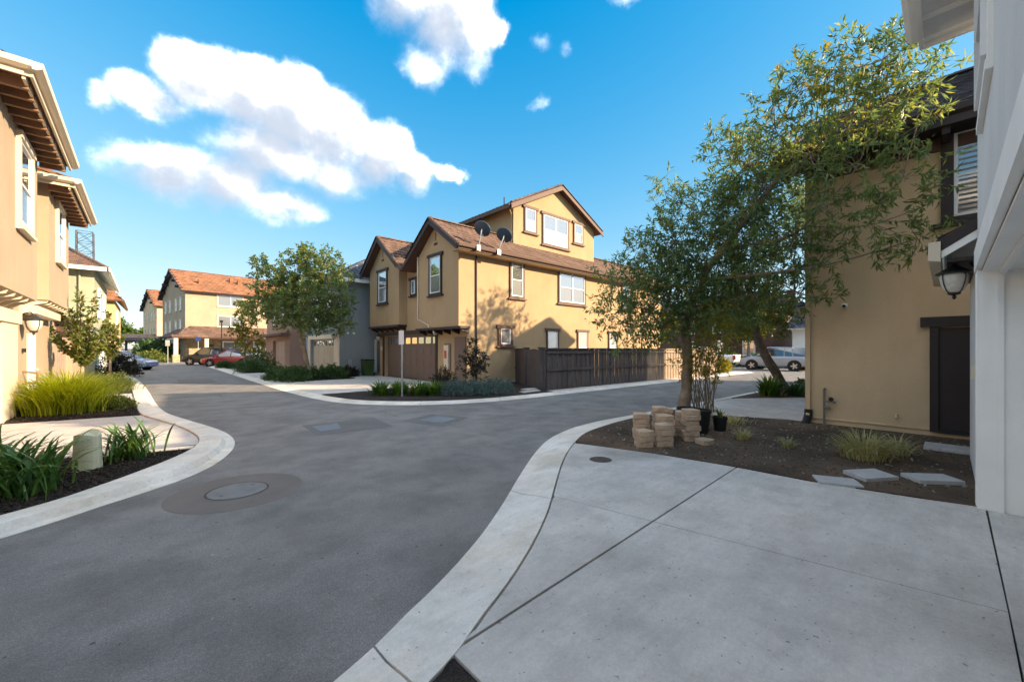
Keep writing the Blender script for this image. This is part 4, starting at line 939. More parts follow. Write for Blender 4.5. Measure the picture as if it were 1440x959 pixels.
MB().tube([(10.64, .80, .38), (10.58, .80, .38), (10.56, .80, .33)], .018, 8).build('hose_tap', 'creamtrim', th)
sc_ = thing('security_camera', 'small white security camera on the tan house wall', 'camera', (10.65, 1.57, 2.5))
MB().box(10.60, 10.65, 1.53, 1.61, 2.49, 2.57).build('bracket', 'white', sc_)
MB().tube([(10.62, 1.57, 2.53), (10.52, 1.57, 2.51)], .038, 12).build('housing', 'white', sc_)
MB().tube([(10.522, 1.57, 2.51), (10.510, 1.57, 2.508)], .03, 12).build('lens', 'black', sc_)
lantern(FR((0, 2.25, 0), (-1, 0), (0, 1)), -11.3, 2.55, 'black wall lantern on the street side of the tan house', 1.1)
garage_door(th, Ty, -17.2, -12.4, .05, 2.25, 'browndoor', 4, 4, 0, d=.03)

nh = thing('shadow_house', 'unseen cream gabled house beyond the tan house, added to shade the golden wall', 'house', (20.2, 2.3, 0))
m = MB(); m.box(20.9, 27.0, -12, 2.3, 0, 6.9); m.prism([(20.9, 2.3, 6.9), (27.0, 2.3, 6.9), (27.0, 2.3, 7.9), (25.3, 2.3, 8.85)], (0, -14, 0)); m.build('wall', 'cream', nh)  # hidden from view, lopsided gable shaped to cast its shadow on the golden wall
roof(nh, [[(20.5, 2.65, 6.75), (20.5, -12.3, 6.75), (25.3, -12.3, 9.1), (25.3, 2.65, 9.1)], [(27.4, -12.3, 7.9), (27.4, 2.65, 7.9), (25.3, 2.65, 9.1), (25.3, -12.3, 9.1)]], 'tilebrown', 'brown')
Tn = FR((0, 2.3, 0), (-1, 0), (0, 1)); garage_door(nh, Tn, -25.2, -21.2, .05, 2.25, 'beigedoor', 4, 4, 0, d=.03)
window(nh, Tn, -24.4, -22.6, 3.6, 5.0, 'brown', 'double'); window(nh, Tn, -26.4, -25.4, 3.6, 5.0, 'brown', 'hung')

# ------------------------------------------------------------------ the pale grey house beside the camera
wh = thing('grey_house', 'pale grey stucco house with white garage trim beside the driveway', 'house', (6.45, -.13, 0))
Tw = FR((6.45, -.13, 0), (-.99991, -.0133), (-.0133, .99991))
m = MB()
m.box(0, 9.5, -10, 0, 2.66, 5.35, Tw); m.box(.25, 5.3, -10, -.42, 2.42, 2.66, Tw); m.box(5.3, 9.5, -10, 0, 0, 2.66, Tw); m.box(0, .25, -10, 0, 0, 2.66, Tw)
m.box(-2.55, 0, -6, -.012, 0, 2.80, Tw); m.box(-3.3, 0, -10, -2.2, 2.80, 5.35, Tw)  # upper rear wing is unseen, added to keep sun off the near road
m.build('wall', 'grey', wh)
# garage opening with boxed white trim
MB().box(-.035, .27, -.02, .012, .03, 2.43, Tw).build('garage_jamb', 'white', wh)
MB().box(.251, .275, -.30, -.02, .05, 2.43, Tw).build('garage_jamb', 'white', wh)
MB().box(.276, .30, -.16, -.12, .05, 2.42, Tw).build('door_stop', 'white', wh)
MB().box(-.045, 5.6, -.02, .024, 2.44, 2.665, Tw).build('garage_header', 'white', wh)
MB().box(.27, 5.3, -.30, -.021, 2.41, 2.43, Tw).build('header_underside', 'white', wh)
MB().box(.27, 5.3, -.17, -.13, 2.375, 2.41, Tw).build('door_stop', 'white', wh)
MB().box(.04, .21, .012, .018, .05, 2.42, Tw).build('jamb_moulding', 'white', wh)
garage_door(wh, Tw, .275, 5.29, .06, 2.40, 'whitedoor', 4, 4, 8, d=-.30, pane_mat='screen')
window(wh, Tw, 1.0, 2.0, 3.75, 5.0, 'white', 'hung', header=False, tw=.14, pd=.35)
# eave
MB().box(-.32, 9.5, -.05, .40, 5.22, 5.26, Tw).build('soffit', 'grey', wh)
for i in range(9): MB().box(-.25 + i * .45, -.20 + i * .45, .0, .40, 5.19, 5.22, Tw).build('rafter_tail', 'white', wh)
MB().box(-.33, 9.5, .40, .44, 5.17, 5.40, Tw).build('fascia', 'white', wh)
MB().box(-.36, -.325, -2, .44, 5.17, 5.40, Tw).build('barge_board', 'white', wh)
MB().prism([Tw(-.38, .445, 5.42), Tw(-.38, .56, 5.42), Tw(-.38, .55, 5.33), Tw(-.38, .50, 5.29), Tw(-.38, .445, 5.29)], Tw(9.5, 0, 0) - Tw(-.38, 0, 0)).build('gutter', 'white', wh)
roof(wh, [[Tw(-.4, .5, 5.42), Tw(9.8, .5, 5.42), Tw(9.8, -5, 8.0), Tw(-.4, -5, 8.0)], [Tw(9.8, -10.5, 5.42), Tw(-.4, -10.5, 5.42), Tw(-.4, -5, 8.0), Tw(9.8, -5, 8.0)], [Tw(-3.6, -1.8, 5.40), Tw(-.42, -1.8, 5.40), Tw(-.42, -5.5, 7.2), Tw(-3.6, -5.5, 7.2)], [Tw(-.42, -10.4, 5.40), Tw(-3.6, -10.4, 5.40), Tw(-3.6, -5.5, 7.2), Tw(-.42, -5.5, 7.2)]], 'tiledark', 'white')  # last two planes roof the added rear wing
MB().prism([Tw(0, 0, 5.35), Tw(0, -10, 5.35), Tw(0, -5, 7.7)], Tw(.25, 0, 0) - Tw(0, 0, 0)).build('gable_wall', 'grey', wh)
# little lean-to roof over the side entry, with white barge board and gutter
zt_ = 3.13
roof(wh, [[Tw(-2.7, .26, 2.84), Tw(-.08, .26, 2.84), Tw(-.08, -.9, 3.62), Tw(-2.7, -.9, 3.62)]], 'tiledark', 'white', thick=.06, tw=.3, course=.3)
MB().prism([Tw(-.075, .30, 2.84), Tw(-.075, -.9, 3.645), Tw(-.075, -.9, 3.53), Tw(-.075, .26, 2.72)], Tw(.04, 0, 0) - Tw(0, 0, 0)).build('barge_tile', 'dkbrown', wh)
MB().prism([Tw(-.07, .26, 2.76), Tw(-.07, -.9, 3.54), Tw(-.07, -.9, 3.42), Tw(-.07, .26, 2.64)], Tw(.03, 0, 0) - Tw(0, 0, 0)).build('barge_board', 'white', wh)
MB().prism([Tw(-2.72, .265, 2.82), Tw(-2.72, .36, 2.82), Tw(-2.72, .36, 2.62), Tw(-2.72, .265, 2.60)], Tw(2.72, 0, 0) - Tw(0, 0, 0)).build('gutter', 'creamtrim', wh)
MB().box(-2.5, -.1, -.012, .22, 2.60, 2.64, Tw).build('porch_soffit', 'dkbrown', wh)
lantern(FR(Tw(-.32, -.012, 0), (-.99991, -.0133), (-.0133, .99991)), 0, 2.43, 'black and frosted wall lantern under the lean-to roof by the white garage', .92)
MB().box(-.14, -.05, -.01, .012, 2.24, 2.42, Tw).build('red_sticker', 'red', wh)
lk = MB().box(-.17, -.06, .012, .04, 1.33, 1.46, Tw).build('door_keypad', 'creamtrim', wh)
MB().box(-.16, -.07, -.01, .012, .82, .93, Tw).build('wall_plate', 'steel', wh)
MB().box(-.16, -.11, -.01, .012, 1.9, 2.0, Tw).build('wall_plate', 'steel', wh)
# ------------------------------------------------------------------ fence and gate
def fence(name, label, p0, p1, zt, mat, post_step=1.42, first_post=True):
    p0, p1 = Vector((p0[0], p0[1], 0)), Vector((p1[0], p1[1], 0)); L_ = (p1 - p0).length; r = (p1 - p0) / L_
    t = thing(name, label, 'fence', p0); T = FR(p0, (r.x, r.y), (r.y, -r.x))
    n = int(L_ / .145); bw = L_ / n
    me = MB().box(-.0745, .0745, -.009, .009, .05, zt - .03).mesh('board', mat)
    for i in range(n):
        o = link('board', me, t); p = T((i + .5) * bw, -.004 if i % 2 else .018, random.uniform(-.006, .004)); o.location = p - p0
        o.rotation_euler = (0, random.uniform(-.004, .004), math.atan2(r.y, r.x))
    k = max(1, round(L_ / post_step))
    for i in range(k + 1):
        a = i * L_ / k; MB().box(a - .05, a + .05, -.11, -.014, 0, zt - .03, T).build('post', mat, t)
    for z in (.12, zt * .5, zt - .16): MB().box(0, L_, .029 if z > .2 else -.06, .075 if z > .2 else -.03, z - .045, z + .045, T).build('rail', mat, t)
    MB().box(-.06, L_ + .06, -.09, .075, zt - .03, zt + .012, T).build('cap_rail', mat, t)
    return t
fence('board_fence', 'dark brown vertical board fence in front of the golden house', (11.38, 10.58), (18.36, 10.40), 1.655, 'fence')
fence('board_fence', 'sunlit stretch of the board fence, its light put into a paler colour', (18.46, 10.40), (26.6, 10.20), 1.63, 'fencelit')
gtp = thing('garden_gate', 'dark brown arched board gate between posts by the fence corner', 'gate', (11.36, 10.66, 0))
q0, q1 = Vector((11.30, 10.72, 0)), Vector((12.25, 12.62, 0)); r = (q1 - q0).normalized(); T = FR(q0, (r.x, r.y), (-r.y, r.x)); L_ = (q1 - q0).length
for i in range(12):
    a0 = .22 + i * (L_ - .44) / 12; a1 = a0 + (L_ - .44) / 12 - .008; x = ((a0 + a1) / 2 - L_ / 2) / (L_ / 2 - .2)
    MB().box(a0, a1, -.01, .01, .06, 1.45 + .18 * math.sqrt(max(0, 1 - x * x)), T).build('board', 'fence', gtp)
for a in (.0, L_ - .2):
    MB().box(a, a + .2, -.1, .1, 0, 1.66, T).box(a - .03, a + .23, -.13, .13, 1.66, 1.70, T).build('post', 'fence', gtp)
MB().box(.2, L_ - .2, -.045, -.011, .35, .45, T).box(.2, L_ - .2, -.045, -.011, 1.2, 1.3, T).build('rail', 'fence', gtp)
MB().box(.3, .42, .012, .05, .95, 1.02, T).build('latch', 'black', gtp)
sp = thing('board_fence', 'short dark board panel joining the gate post to the golden wall', 'fence', (12.3, 12.7, 0))
q0, q1 = Vector((12.28, 12.68, 0)), Vector((13.05, 14.16, 0)); r = (q1 - q0).normalized(); T = FR(q0, (r.x, r.y), (-r.y, r.x)); L_ = (q1 - q0).length
for i in range(11): MB().box(i * L_ / 11, (i + .95) * L_ / 11, -.01, .01, .06, 1.62, T).build('board', 'fence', sp)
MB().box(0, L_, .011, .04, .7, .8, T).box(-.0, L_, -.05, .06, 1.62, 1.655, T).build('rail', 'fence', sp)
st = MB().slab([(9.95, 10.35), (10.9, 10.45), (11.0, 10.75), (10.05, 10.7)], .03, .095).slab([(10.6, 10.85), (11.35, 11.0), (11.45, 11.35), (10.7, 11.3)], .03, .10).build('path_slabs', 'paver', kind='structure')

# ------------------------------------------------------------------ foliage
def unit(A): return A / (np.linalg.norm(A, axis=1, keepdims=True) + 1e-9)
def leaves(P, D, k, L_, Wd, tw, droop, spread=.8):
    n = len(P); P = np.repeat(P, k, 0); D = np.repeat(D, k, 0); m = n * k
    t = rng.uniform(.05, 1, m)[:, None]
    pos = P + D * tw * t + rng.normal(0, .015, (m, 3)); pos[:, 2] -= droop * .25 * tw * t[:, 0] ** 2
    d = unit(D * .55 + unit(rng.normal(0, 1, (m, 3))) * spread + np.array([0, 0, -droop]))
    s = unit(np.cross(d, rng.normal(0, 1, (m, 3)))); nn = np.cross(d, s)
    l = L_ * rng.uniform(.6, 1.25, m)[:, None]; w_ = Wd * rng.uniform(.7, 1.25, m)[:, None]
    mid = pos + d * l * .45 + nn * w_ * .18
    V = np.stack([pos, mid + s * w_ / 2, pos + d * l - nn * w_ * .1, mid - s * w_ / 2], 1).reshape(-1, 3)
    b = np.arange(m)[:, None] * 4
    return V, np.concatenate([b + np.array([0, 1, 2]), b + np.array([0, 2, 3])], 0)
def merge(parts):
    Vs, Fs, k = [], [], 0
    for V, F_ in parts: Vs.append(V); Fs.append(F_ + k); k += len(V)
    return np.concatenate(Vs), np.concatenate(Fs)
def blob_twigs(c_, r, n, flat=1.0, up=.25):
    d = unit(rng.normal(0, 1, (n, 3))); rad = r * rng.uniform(.15, 1, n) ** .6
    P = np.array(c_) + d * rad[:, None] * np.array([1, 1, flat])
    D = unit(d * .8 + rng.normal(0, .5, (n, 3)) + np.array([0, 0, up]))
    return P, D
def tree(name, label, base, trunk, blobs, leaf, mat, barkm='bark', group=None, kleaf=11, fork=None, thick=1.0, extra=None):
    """trunk: list of (x,y,z,radius); a limb runs from the trunk to every leaf clump"""
    t = thing(name, label, 'tree', base, group)
    mb = MB(); P = [Vector(p[:3]) for p in trunk]; rd = [p[3] for p in trunk]
    path = []; rr_ = []
    for i in range(len(P) - 1):
        for k in range(4):
            q = k / 4; j = Vector((random.uniform(-1, 1), random.uniform(-1, 1), 0)) * rd[i] * .12
            path.append(P[i].lerp(P[i + 1], q) + j); rr_.append((rd[i] * (1 - q) + rd[i + 1] * q) * random.uniform(.95, 1.06))
    path.append(P[-1]); rr_.append(rd[-1]); mb.tube(path, rr_, 10)
    i0 = fork if fork is not None else len(P) - 2
    ptsT = [(p, r_) for p, r_ in zip(path, rr_) if p.z >= P[i0].z - .01]
    nodes = [(p, r_) for p, r_ in ptsT]
    parts = []; tw_all = []
    order = sorted(blobs, key=lambda b: (Vector(b[:3]) - P[-1]).length)
    for b in order:
        c_ = Vector(b[:3]); r = b[3]; n = b[4]
        cand = [(p, r_) for p, r_ in nodes if p.z < c_.z + .3] or nodes
        s_, rs = min(cand, key=lambda q: (q[0] - c_).length + max(0, (q[0].z - c_.z)) * 1.0)
        v = c_ - s_; mid = s_ + v * .5 + Vector((random.uniform(-.12, .12), random.uniform(-.12, .12), -.04)) * v.length * .8
        r0 = max(.010, min(rs * .72, .02 + .018 * v.length * thick)); r1 = max(.008, r0 * .5)
        pth = []
        for k in range(7):
            q = k / 6; pth.append(s_ * (1 - q) ** 2 + mid * 2 * q * (1 - q) + c_ * q * q)
        mb.tube(pth, [r0 + (r1 - r0) * k / 6 for k in range(7)], 6)
        nodes += [(p, r1) for p in pth[3:]]
        Pt, D = blob_twigs(c_, r, n); parts.append(leaves(Pt, D, kleaf, *leaf))
        for i in range(0, n, 4):
            e = Vector(Pt[i]); m2 = c_.lerp(e, .5) + Vector((random.uniform(-.1, .1), random.uniform(-.1, .1), random.uniform(-.02, .08))) * r
            mb.tube([c_, m2, e, e + Vector(D[i]) * leaf[2] * .8], [r1 * .8, r1 * .5, .006, .003], 4, cap=False)
    mb.build('trunk', barkm, t, recalc=False, smooth=True)
    V, F_ = merge(parts); o = link('crown', npmesh('crown', V, F_, mat), t)
    if extra:
        bl, mt2 = extra; pp = []
        for b in bl: Pt, D = blob_twigs(b[:3], b[3], b[4]); pp.append(leaves(Pt, D, kleaf, *leaf))
        V, F_ = merge(pp); link('yellowing_leaves', npmesh('yellowing_leaves', V, F_, mt2), t)
    return t
def shrub(label, c_, rx, rz, n, leaf, mat, group=None, name='shrub', stems=True):
    t = thing(name, label, 'shrub', (c_[0], c_[1], .05), group)
    d = unit(rng.normal(0, 1, (n, 3))); d[:, 2] = np.abs(d[:, 2]) * 1.0
    rad = rng.uniform(.25, 1, n) ** .5; bump_ = 1 + .22 * np.sin(d[:, 0] * 5 + c_[0]) * np.cos(d[:, 1] * 6)
    P = np.array([c_[0], c_[1], .08]) + d * (rad * bump_)[:, None] * np.array([rx, rx, rz]); D = unit(d + rng.normal(0, .45, (n, 3)) + np.array([0, 0, .4]))
    V, F_ = leaves(P, D, 9, *leaf); link('foliage', npmesh('foliage', V, F_, mat), t)
    mb = MB()
    for i in range(0, min(n, 60), 3): mb.tube([(c_[0], c_[1], .05), tuple(P[i] * .6 + np.array([c_[0], c_[1], .05]) * .4 + np.array([0, 0, .03])), tuple(P[i])], [.012, .008, .004], 4, cap=False)
    mb.build('stems', 'barkgrey', t, recalc=False)
    return t
def blades(c_, n, L_, Wd, spread, lift=1.0, seg=5):
    """arching grass blades, as (V, quads)"""
    ox = rng.normal(0, c_[3], n); oy = rng.normal(0, c_[3], n); dist = np.sqrt(ox * ox + oy * oy) / (c_[3] * 1.6 + 1e-6)
    a = np.arctan2(oy, ox) + rng.normal(0, .55, n); l = L_ * rng.uniform(.4, 1.12, n) * (1.0 - .22 * np.minimum(dist, 1.5))
    lean = spread * np.clip(.2 + .75 * dist + rng.normal(0, .22, n), .08, 1.6)
    bx = c_[0] + ox * .8; by = c_[1] + oy * .8
    w_ = Wd * rng.uniform(.7, 1.2, n); V = np.zeros((n, seg + 1, 2, 3))
    tw = rng.uniform(-.5, .5, n)
    for k in range(seg + 1):
        t = k / seg; rr_ = l * np.sin(lean * t * 1.1) * t * .85 + l * .06 * t; z = l * lift * (np.sin(np.minimum(t * (1.05 + lean * .75), 2.4)) / (1 + .35 * lean))
        wid = w_ * (1 - t ** 2.2) * (.7 + .6 * min(1, t * 3) - .3 * t) * .5 + .0008
        px, py = bx + np.cos(a) * rr_, by + np.sin(a) * rr_
        sx, sy = -np.sin(a + tw), np.cos(a + tw)
        V[:, k, 0] = np.stack([px - sx * wid, py - sy * wid, c_[2] + z], 1); V[:, k, 1] = np.stack([px + sx * wid, py + sy * wid, c_[2] + z], 1)
    b = np.arange(n)[:, None] * (2 * (seg + 1))
    F_ = np.concatenate([b + np.array([2 * k, 2 * k + 1, 2 * k + 3, 2 * k + 2]) for k in range(seg)], 0)
    return V.reshape(-1, 3), F_
def clump(label, c_, n, L_, Wd, spread, mat, sig=.08, group=None, name='grass_clump', lift=1.0, cat='plant'):
    t = thing(name, label, cat, (c_[0], c_[1], c_[2] if len(c_) > 2 else .06), group)
    V, F_ = blades((c_[0], c_[1], c_[2] if len(c_) > 2 else .06, sig), n, L_, Wd, spread, lift)
    link('foliage', npmesh('foliage', V, F_, mat), t); return t

# strap leaved clumps: every leaf its own piece, cut from eight shared shapes
strap_meshes = []
for i in range(8):
    l = random.uniform(.62, .92); lean = random.uniform(.35, 1.25); v = []; seg = 7; fold = random.uniform(.15, .4)
    for k in range(seg + 1):
        t = k / seg; rr_ = l * (math.sin(lean * t * 1.15) * t * .8 + .08 * t); z = l * .78 * math.sin(min(t * (1.1 + lean * .8), 2.5)) / (1 + .28 * lean)
        wd = .030 * (1 - t ** 2.6) * (.65 + .5 * min(1, t * 3)) + .001
        v += [(rr_, -wd / 2, z + fold * wd * .5), (rr_, 0, z), (rr_, wd / 2, z + fold * wd * .5)]
    f_ = []
    for k in range(seg):
        f_ += [(3 * k, 3 * k + 1, 3 * k + 4, 3 * k + 3), (3 * k + 1, 3 * k + 2, 3 * k + 5, 3 * k + 4)]
    me = bpy.data.meshes.new('leaf'); me.from_pydata(v, [], f_); me.materials.append(None); strap_meshes.append(me)
def strapmat():
    m, t, p, o = newmat('strap_leaf')
    oi = t.nodes.new('ShaderNodeObjectInfo'); cr = t.nodes.new('ShaderNodeValToRGB'); t.links.new(oi.outputs['Random'], cr.inputs[0])
    e = cr.color_ramp.elements; e[0].color = (.040, .11, .020, 1); e[1].color = (.30, .31, .07, 1); x = e.new(.5); x.color = (.085, .19, .032, 1); x = e.new(.85); x.color = (.14, .26, .045, 1)
    t.links.new(cr.outputs[0], p.inputs['Base Color']); p.inputs['Roughness'].default_value = .35
    tr = t.nodes.new('ShaderNodeBsdfTranslucent'); t.links.new(cr.outputs[0], tr.inputs[0]); mxs = t.nodes.new('ShaderNodeMixShader'); mxs.inputs[0].default_value = .25
    t.links.new(p.outputs[0], mxs.inputs[1]); t.links.new(tr.outputs[0], mxs.inputs[2]); t.links.new(mxs.outputs[0], o.inputs[0]); return m
sm_ = strapmat()
for me in strap_meshes: me.materials[0] = sm_
def strap_plant(label, loc, n, sc_, sig):
    t = thing('strap_leaf_plant', label, 'plant', loc)
    for i in range(n):
        o = bpy.data.objects.new('leaf', strap_meshes[i % 8]); C.objects.link(o); o.parent = t
        s = sc_ * random.uniform(.7, 1.15); o.location = (random.gauss(0, sig), random.gauss(0, sig), 0); o.scale = (s, s * 1.1, s)
        o.rotation_euler = (random.uniform(-.25, .25), random.uniform(-.25, .2), random.uniform(0, 6.283))
    return t
strap_plant('large strap leaved green clump beside the green utility cover', (-.98, 6.80, .085), 170, .98, .16)
strap_plant('strap leaved green clump between the large clump and the garage wall', (-1.55, 7.75, .085), 110, .9, .14)
strap_plant('strap leaved green clump at the bed tip past the utility cover', (-.17, 7.92, .085), 110, .82, .13)

o = clump('big lime green ornamental grass clump in front of the cream house', (-1.42, 14.75, .085), 2600, 1.25, .016, .85, 'lime', .38)
clump('lime grass tuft further along the bed under the young tree', (-1.45, 16.3, .085), 900, 1.0, .016, .8, 'lime', .3)
clump('dark green grass mound in the bed behind the young tree', (-.95, 21.0, .085), 1100, .75, .016, 1.0, 'leafC', .4)
shrub('low brownish ground shrub beside the lime grass', (-.55, 14.6), .38, .28, 160, (.06, .03, .1, .1), 'leafC')
shrub('low brown green ground shrub at the bend of the left kerb', (-.6, 15.7), .3, .22, 130, (.06, .03, .1, .1), 'leafC')
shrub('dark rounded shrub in the left bed before the parked blue car', (-1.0, 31.8), .85, 1.15, 420, (.12, .06, .2, .1), 'leafR')
shrub('grey green low shrub at the kerb of the left bed', (-.9, 23.2), .55, .5, 260, (.08, .035, .12, .1), 'leafC')
clump('variegated pale grass clump in the dry soil bed', (7.73, .93, .055), 420, .52, .013, 1.15, 'straw', .14)
clump('small variegated grass tuft near the tan house door', (8.35, .62, .055), 130, .40, .011, 1.15, 'straw', .07)
clump('small pale grass tuft in front of the black pots', (7.75, 2.55, .055), 110, .28, .011, 1.2, 'straw', .06)
clump('yellowish grass tuft on the dry soil', (7.65, 1.85, .055), 90, .24, .011, 1.25, 'straw', .05)
clump('thin weedy grass patch along the second driveway', (9.35, 3.3, .055), 240, .20, .008, 1.2, 'straw', .22)
for i, (x, y, s, n_) in enumerate(((5.95, 13.25, .62, 'bright green strap clump at the end of the corner bed'), (6.45, 12.9, .66, 'green strap clump second along the corner bed'), (6.95, 12.35, .66, 'green strap clump on the sign post side of the corner bed'), (7.35, 12.0, .6, 'green strap clump next to the blue grey shrubs'))):
    clump(n_, (x, y, .07), 230, s, .035, 1.0, 'strap', .16, name='strap_leaf_plant')
for (x, y, s, n_) in ((7.95, 11.55, .50, 'blue grey low shrub next to the green strap clumps'), (8.5, 11.2, .46, 'blue grey low shrub under the small purple tree'), (9.15, 10.95, .52, 'blue grey low shrub nearest the garden gate')):
    shrub(n_, (x, y), s * 1.25, s * .85, 520, (.07, .016, .16, .0), 'leafS')
shrub('dark rounded shrub against the garage pier of the golden house', (8.3, 12.9), .45, .75, 260, (.09, .03, .14, .0), 'leafR')
for (x, y, s, n_) in ((5.5, 21.9, .55, 'dark green mound at the foot of the leaning street tree'), (5.1, 23.2, .5, 'dark green mound by the kerb before the beige garage'), (7.4, 22.4, .55, 'dark green mound beside the blue grey house wall'), (6.4, 22.9, .4, 'low green mound behind the leaning street tree'), (5.3, 31.6, .7, 'dark green mound by the pink garage'), (6.0, 32.6, .75, 'tall dark shrub by the pink garage wall'), (4.9, 40.5, .38, 'green hedge mound before the red car'), (5.9, 39.6, .40, 'green hedge mound beside the red car'), (8.6, 23.4, .35, 'reddish low plant near the rubbish bin')):
    shrub(n_, (x, y), s * 1.3, s * (1.9 if 'tall' in n_ else 1.05), 380, (.13, .045, .2, .15), 'leafD' if 'reddish' not in n_ else 'leafR')
clump('spiky dark green plant at the foot of the leaning tree trunk', (15.5, 4.25, .07), 260, .85, .045, .85, 'strap', .16, name='strap_leaf_plant')
clump('small spiky plant behind the leaning tree trunk', (16.2, 3.7, .07), 160, .6, .04, .9, 'leafD', .16, name='strap_leaf_plant')
shrub('low dark shrub against the tan house corner', (16.9, 3.5), .45, .4, 200, (.1, .05, .15, .1), 'leafD')

T1 = [(9.19, 5.98, 3.32, 0.71, 71), (9.08, 6.08, 2.49, 0.56, 50), (9.4, 5.39, 4, 0.72, 81), (9.44, 5.21, 2.54, 0.81, 112), (9.78, 4.64, 3.23, 0.88, 123), (9.61, 4.65, 4.26, 0.78, 112), (9.66, 4.07, 4.82, 0.83, 123), (10.07, 3.83, 3.67, 0.93, 153), (10.2, 4.11, 2.7, 0.79, 112), (10, 3.24, 4.72, 0.89, 144), (9.6, 3.03, 5.55, 0.78, 123), (10, 3.02, 3.59, 0.85, 144), (10.1, 3.31, 2.72, 0.66, 81), (9.11, 2.41, 5.95, 0.67, 50), (9.28, 1.98, 6.65, 0.57, 44), (9.14, 1.43, 6.58, 0.53, 44), (9.3, 0.88, 6.55, 0.44, 41), (9.45, 0.61, 6.8, 0.24, 15), (9.07, 1.23, 5.7, 0.55, 52), (9.28, 1.89, 5.3, 0.7, 62), (9.3, 0.71, 5.83, 0.42, 35), (9.4, 0.38, 6.06, 0.28, 18), (9.12, 1.18, 4.78, 0.55, 41), (9.4, 0.46, 5.29, 0.31, 16), (9.29, 0.62, 4.47, 0.45, 25), (9.5, 0.3, 4.02, 0.28, 11), (9.47, 0.46, 3.47, 0.4, 19), (9.35, 0.98, 3.8, 0.49, 26), (9.3, 1.56, 4.12, 0.58, 41), (9.5, 2.16, 3.9, 0.7, 62), (9.6, 1.83, 3.22, 0.44, 23), (9.78, 1.8, 2.62, 0.3, 9), (9.9, 2.28, 2.83, 0.44, 29), (9.13, 4.68, 5.36, 0.34, 19), (9.29, 3.46, 6.05, 0.37, 27), (9.15, 5.6, 2.2, 0.6, 52), (9.6, 4.9, 2.2, 0.55, 45), (9.9, 4.4, 3, 0.7, 70), (9.5, 5, 3.4, 0.8, 76), (10.1, 3.6, 3.1, 0.7, 63), (9.7, 3.4, 4.4, 0.8, 70), (9.4, 2.7, 4.9, 0.7, 43)]
tree('street_tree', 'large airy tree with narrow drooping leaves beside the stacked blocks', (10.31, 4.76, 0),
     [(10.31, 4.76, 0, .17), (10.33, 4.74, .5, .135), (10.36, 4.70, 1.3, .12), (10.25, 4.68, 2.1, .11), (10.05, 4.5, 2.7, .095), (9.85, 4.0, 3.5, .08), (9.6, 3.2, 4.3, .065), (9.4, 2.4, 5.1, .05)], T1, (.15, .034, .30, .42, .8), 'leafA', 'bark', kleaf=13, fork=3, thick=.8,
     extra=([(9.2, 1.9, 6.2, .8, 40), (9.2, 1.2, 6.4, .6, 30), (9.3, .8, 5.6, .5, 16), (9.6, 2.9, 5.2, .8, 30), (9.7, 3.6, 3.2, .9, 26), (9.3, 5.3, 3.6, .7, 20)], 'leafB'))
# leggy suckers beside the trunk
su = thing('sucker_shrub', 'bunch of thin bare stems with yellowing leaves beside the tree trunk', 'shrub', (10.55, 4.35, .05))
mb = MB(); Pt = []
for i in range(30):
    b0 = Vector((10.55 + random.gauss(0, .12), 4.35 + random.gauss(0, .14), .04)); tp = b0 + Vector((random.gauss(-.05, .34), random.gauss(-.02, .36), random.uniform(1.2, 2.5)))
    md = b0.lerp(tp, .5) + Vector((random.gauss(0, .06), random.gauss(0, .06), 0)); mb.tube([b0, md, tp], [.012, .008, .003], 5, cap=False)
    for k in range(8): Pt.append(tuple(md.lerp(tp, random.uniform(.1, 1))))
mb.build('stems', 'stem', su, recalc=False)
Pt = np.array(Pt); V, F_ = leaves(Pt, unit(rng.normal(0, 1, Pt.shape) + np.array([0, 0, .3])), 7, .12, .03, .25, .35); link('foliage', npmesh('foliage', V, F_, 'leafB'), su)

T2 = [(14.89, 4.87, 2.84, 0.76, 90), (15.42, 4.39, 3.32, 0.76, 90), (14.69, 5.4, 2.88, 0.74, 80), (14.82, 4.52, 3.98, 0.7, 70), (16.09, 4.04, 2.86, 0.58, 60), (15.91, 4.21, 2.4, 0.44, 40), (15.3, 4.3, 4.6, .8, 80)]
tree('street_tree', 'leaning tree with yellow green leaves in the bed past the second driveway', (16.76, 4.04, 0), [(16.76, 4.04, 0, .17), (16.4, 4.2, .6, .15), (15.9, 4.45, 1.3, .14), (15.5, 4.6, 1.9, .13), (15.25, 4.7, 2.6, .10), (15.1, 4.6, 3.3, .07)], T2, (.15, .035, .32, .3, .85), 'leafC', 'barkgrey', kleaf=12, fork=3,
     extra=([(13.9, 5.3, 2.3, .55, 36), (14.6, 5.2, 2.3, .6, 36), (15.2, 4.6, 2.9, .7, 40)], 'leafB'))
T3 = [(20.2, 4.3, 7.6, 1.0, 90), (19.4, 4.2, 7.4, .9, 70), (21.4, 4.2, 7.8, .9, 70), (20.2, 4.2, 8.6, .8, 55), (19.0, 4.3, 6.6, .6, 30), (22.1, 4.1, 7.0, .7, 40), (20.2, 4.1, 6.6, .8, 50)]
tree('street_tree', 'tall slim tree rising behind the leaning tree', (19.5, 3.9, 0), [(19.5, 3.9, 0, .16), (19.5, 3.95, 2, .13), (19.55, 4.0, 3.8, .11), (19.6, 4.1, 5.6, .08), (20.0, 4.2, 7.2, .05)], T3, (.17, .05, .35, .3, .85), 'leafA', 'barkgrey', kleaf=11, fork=3)
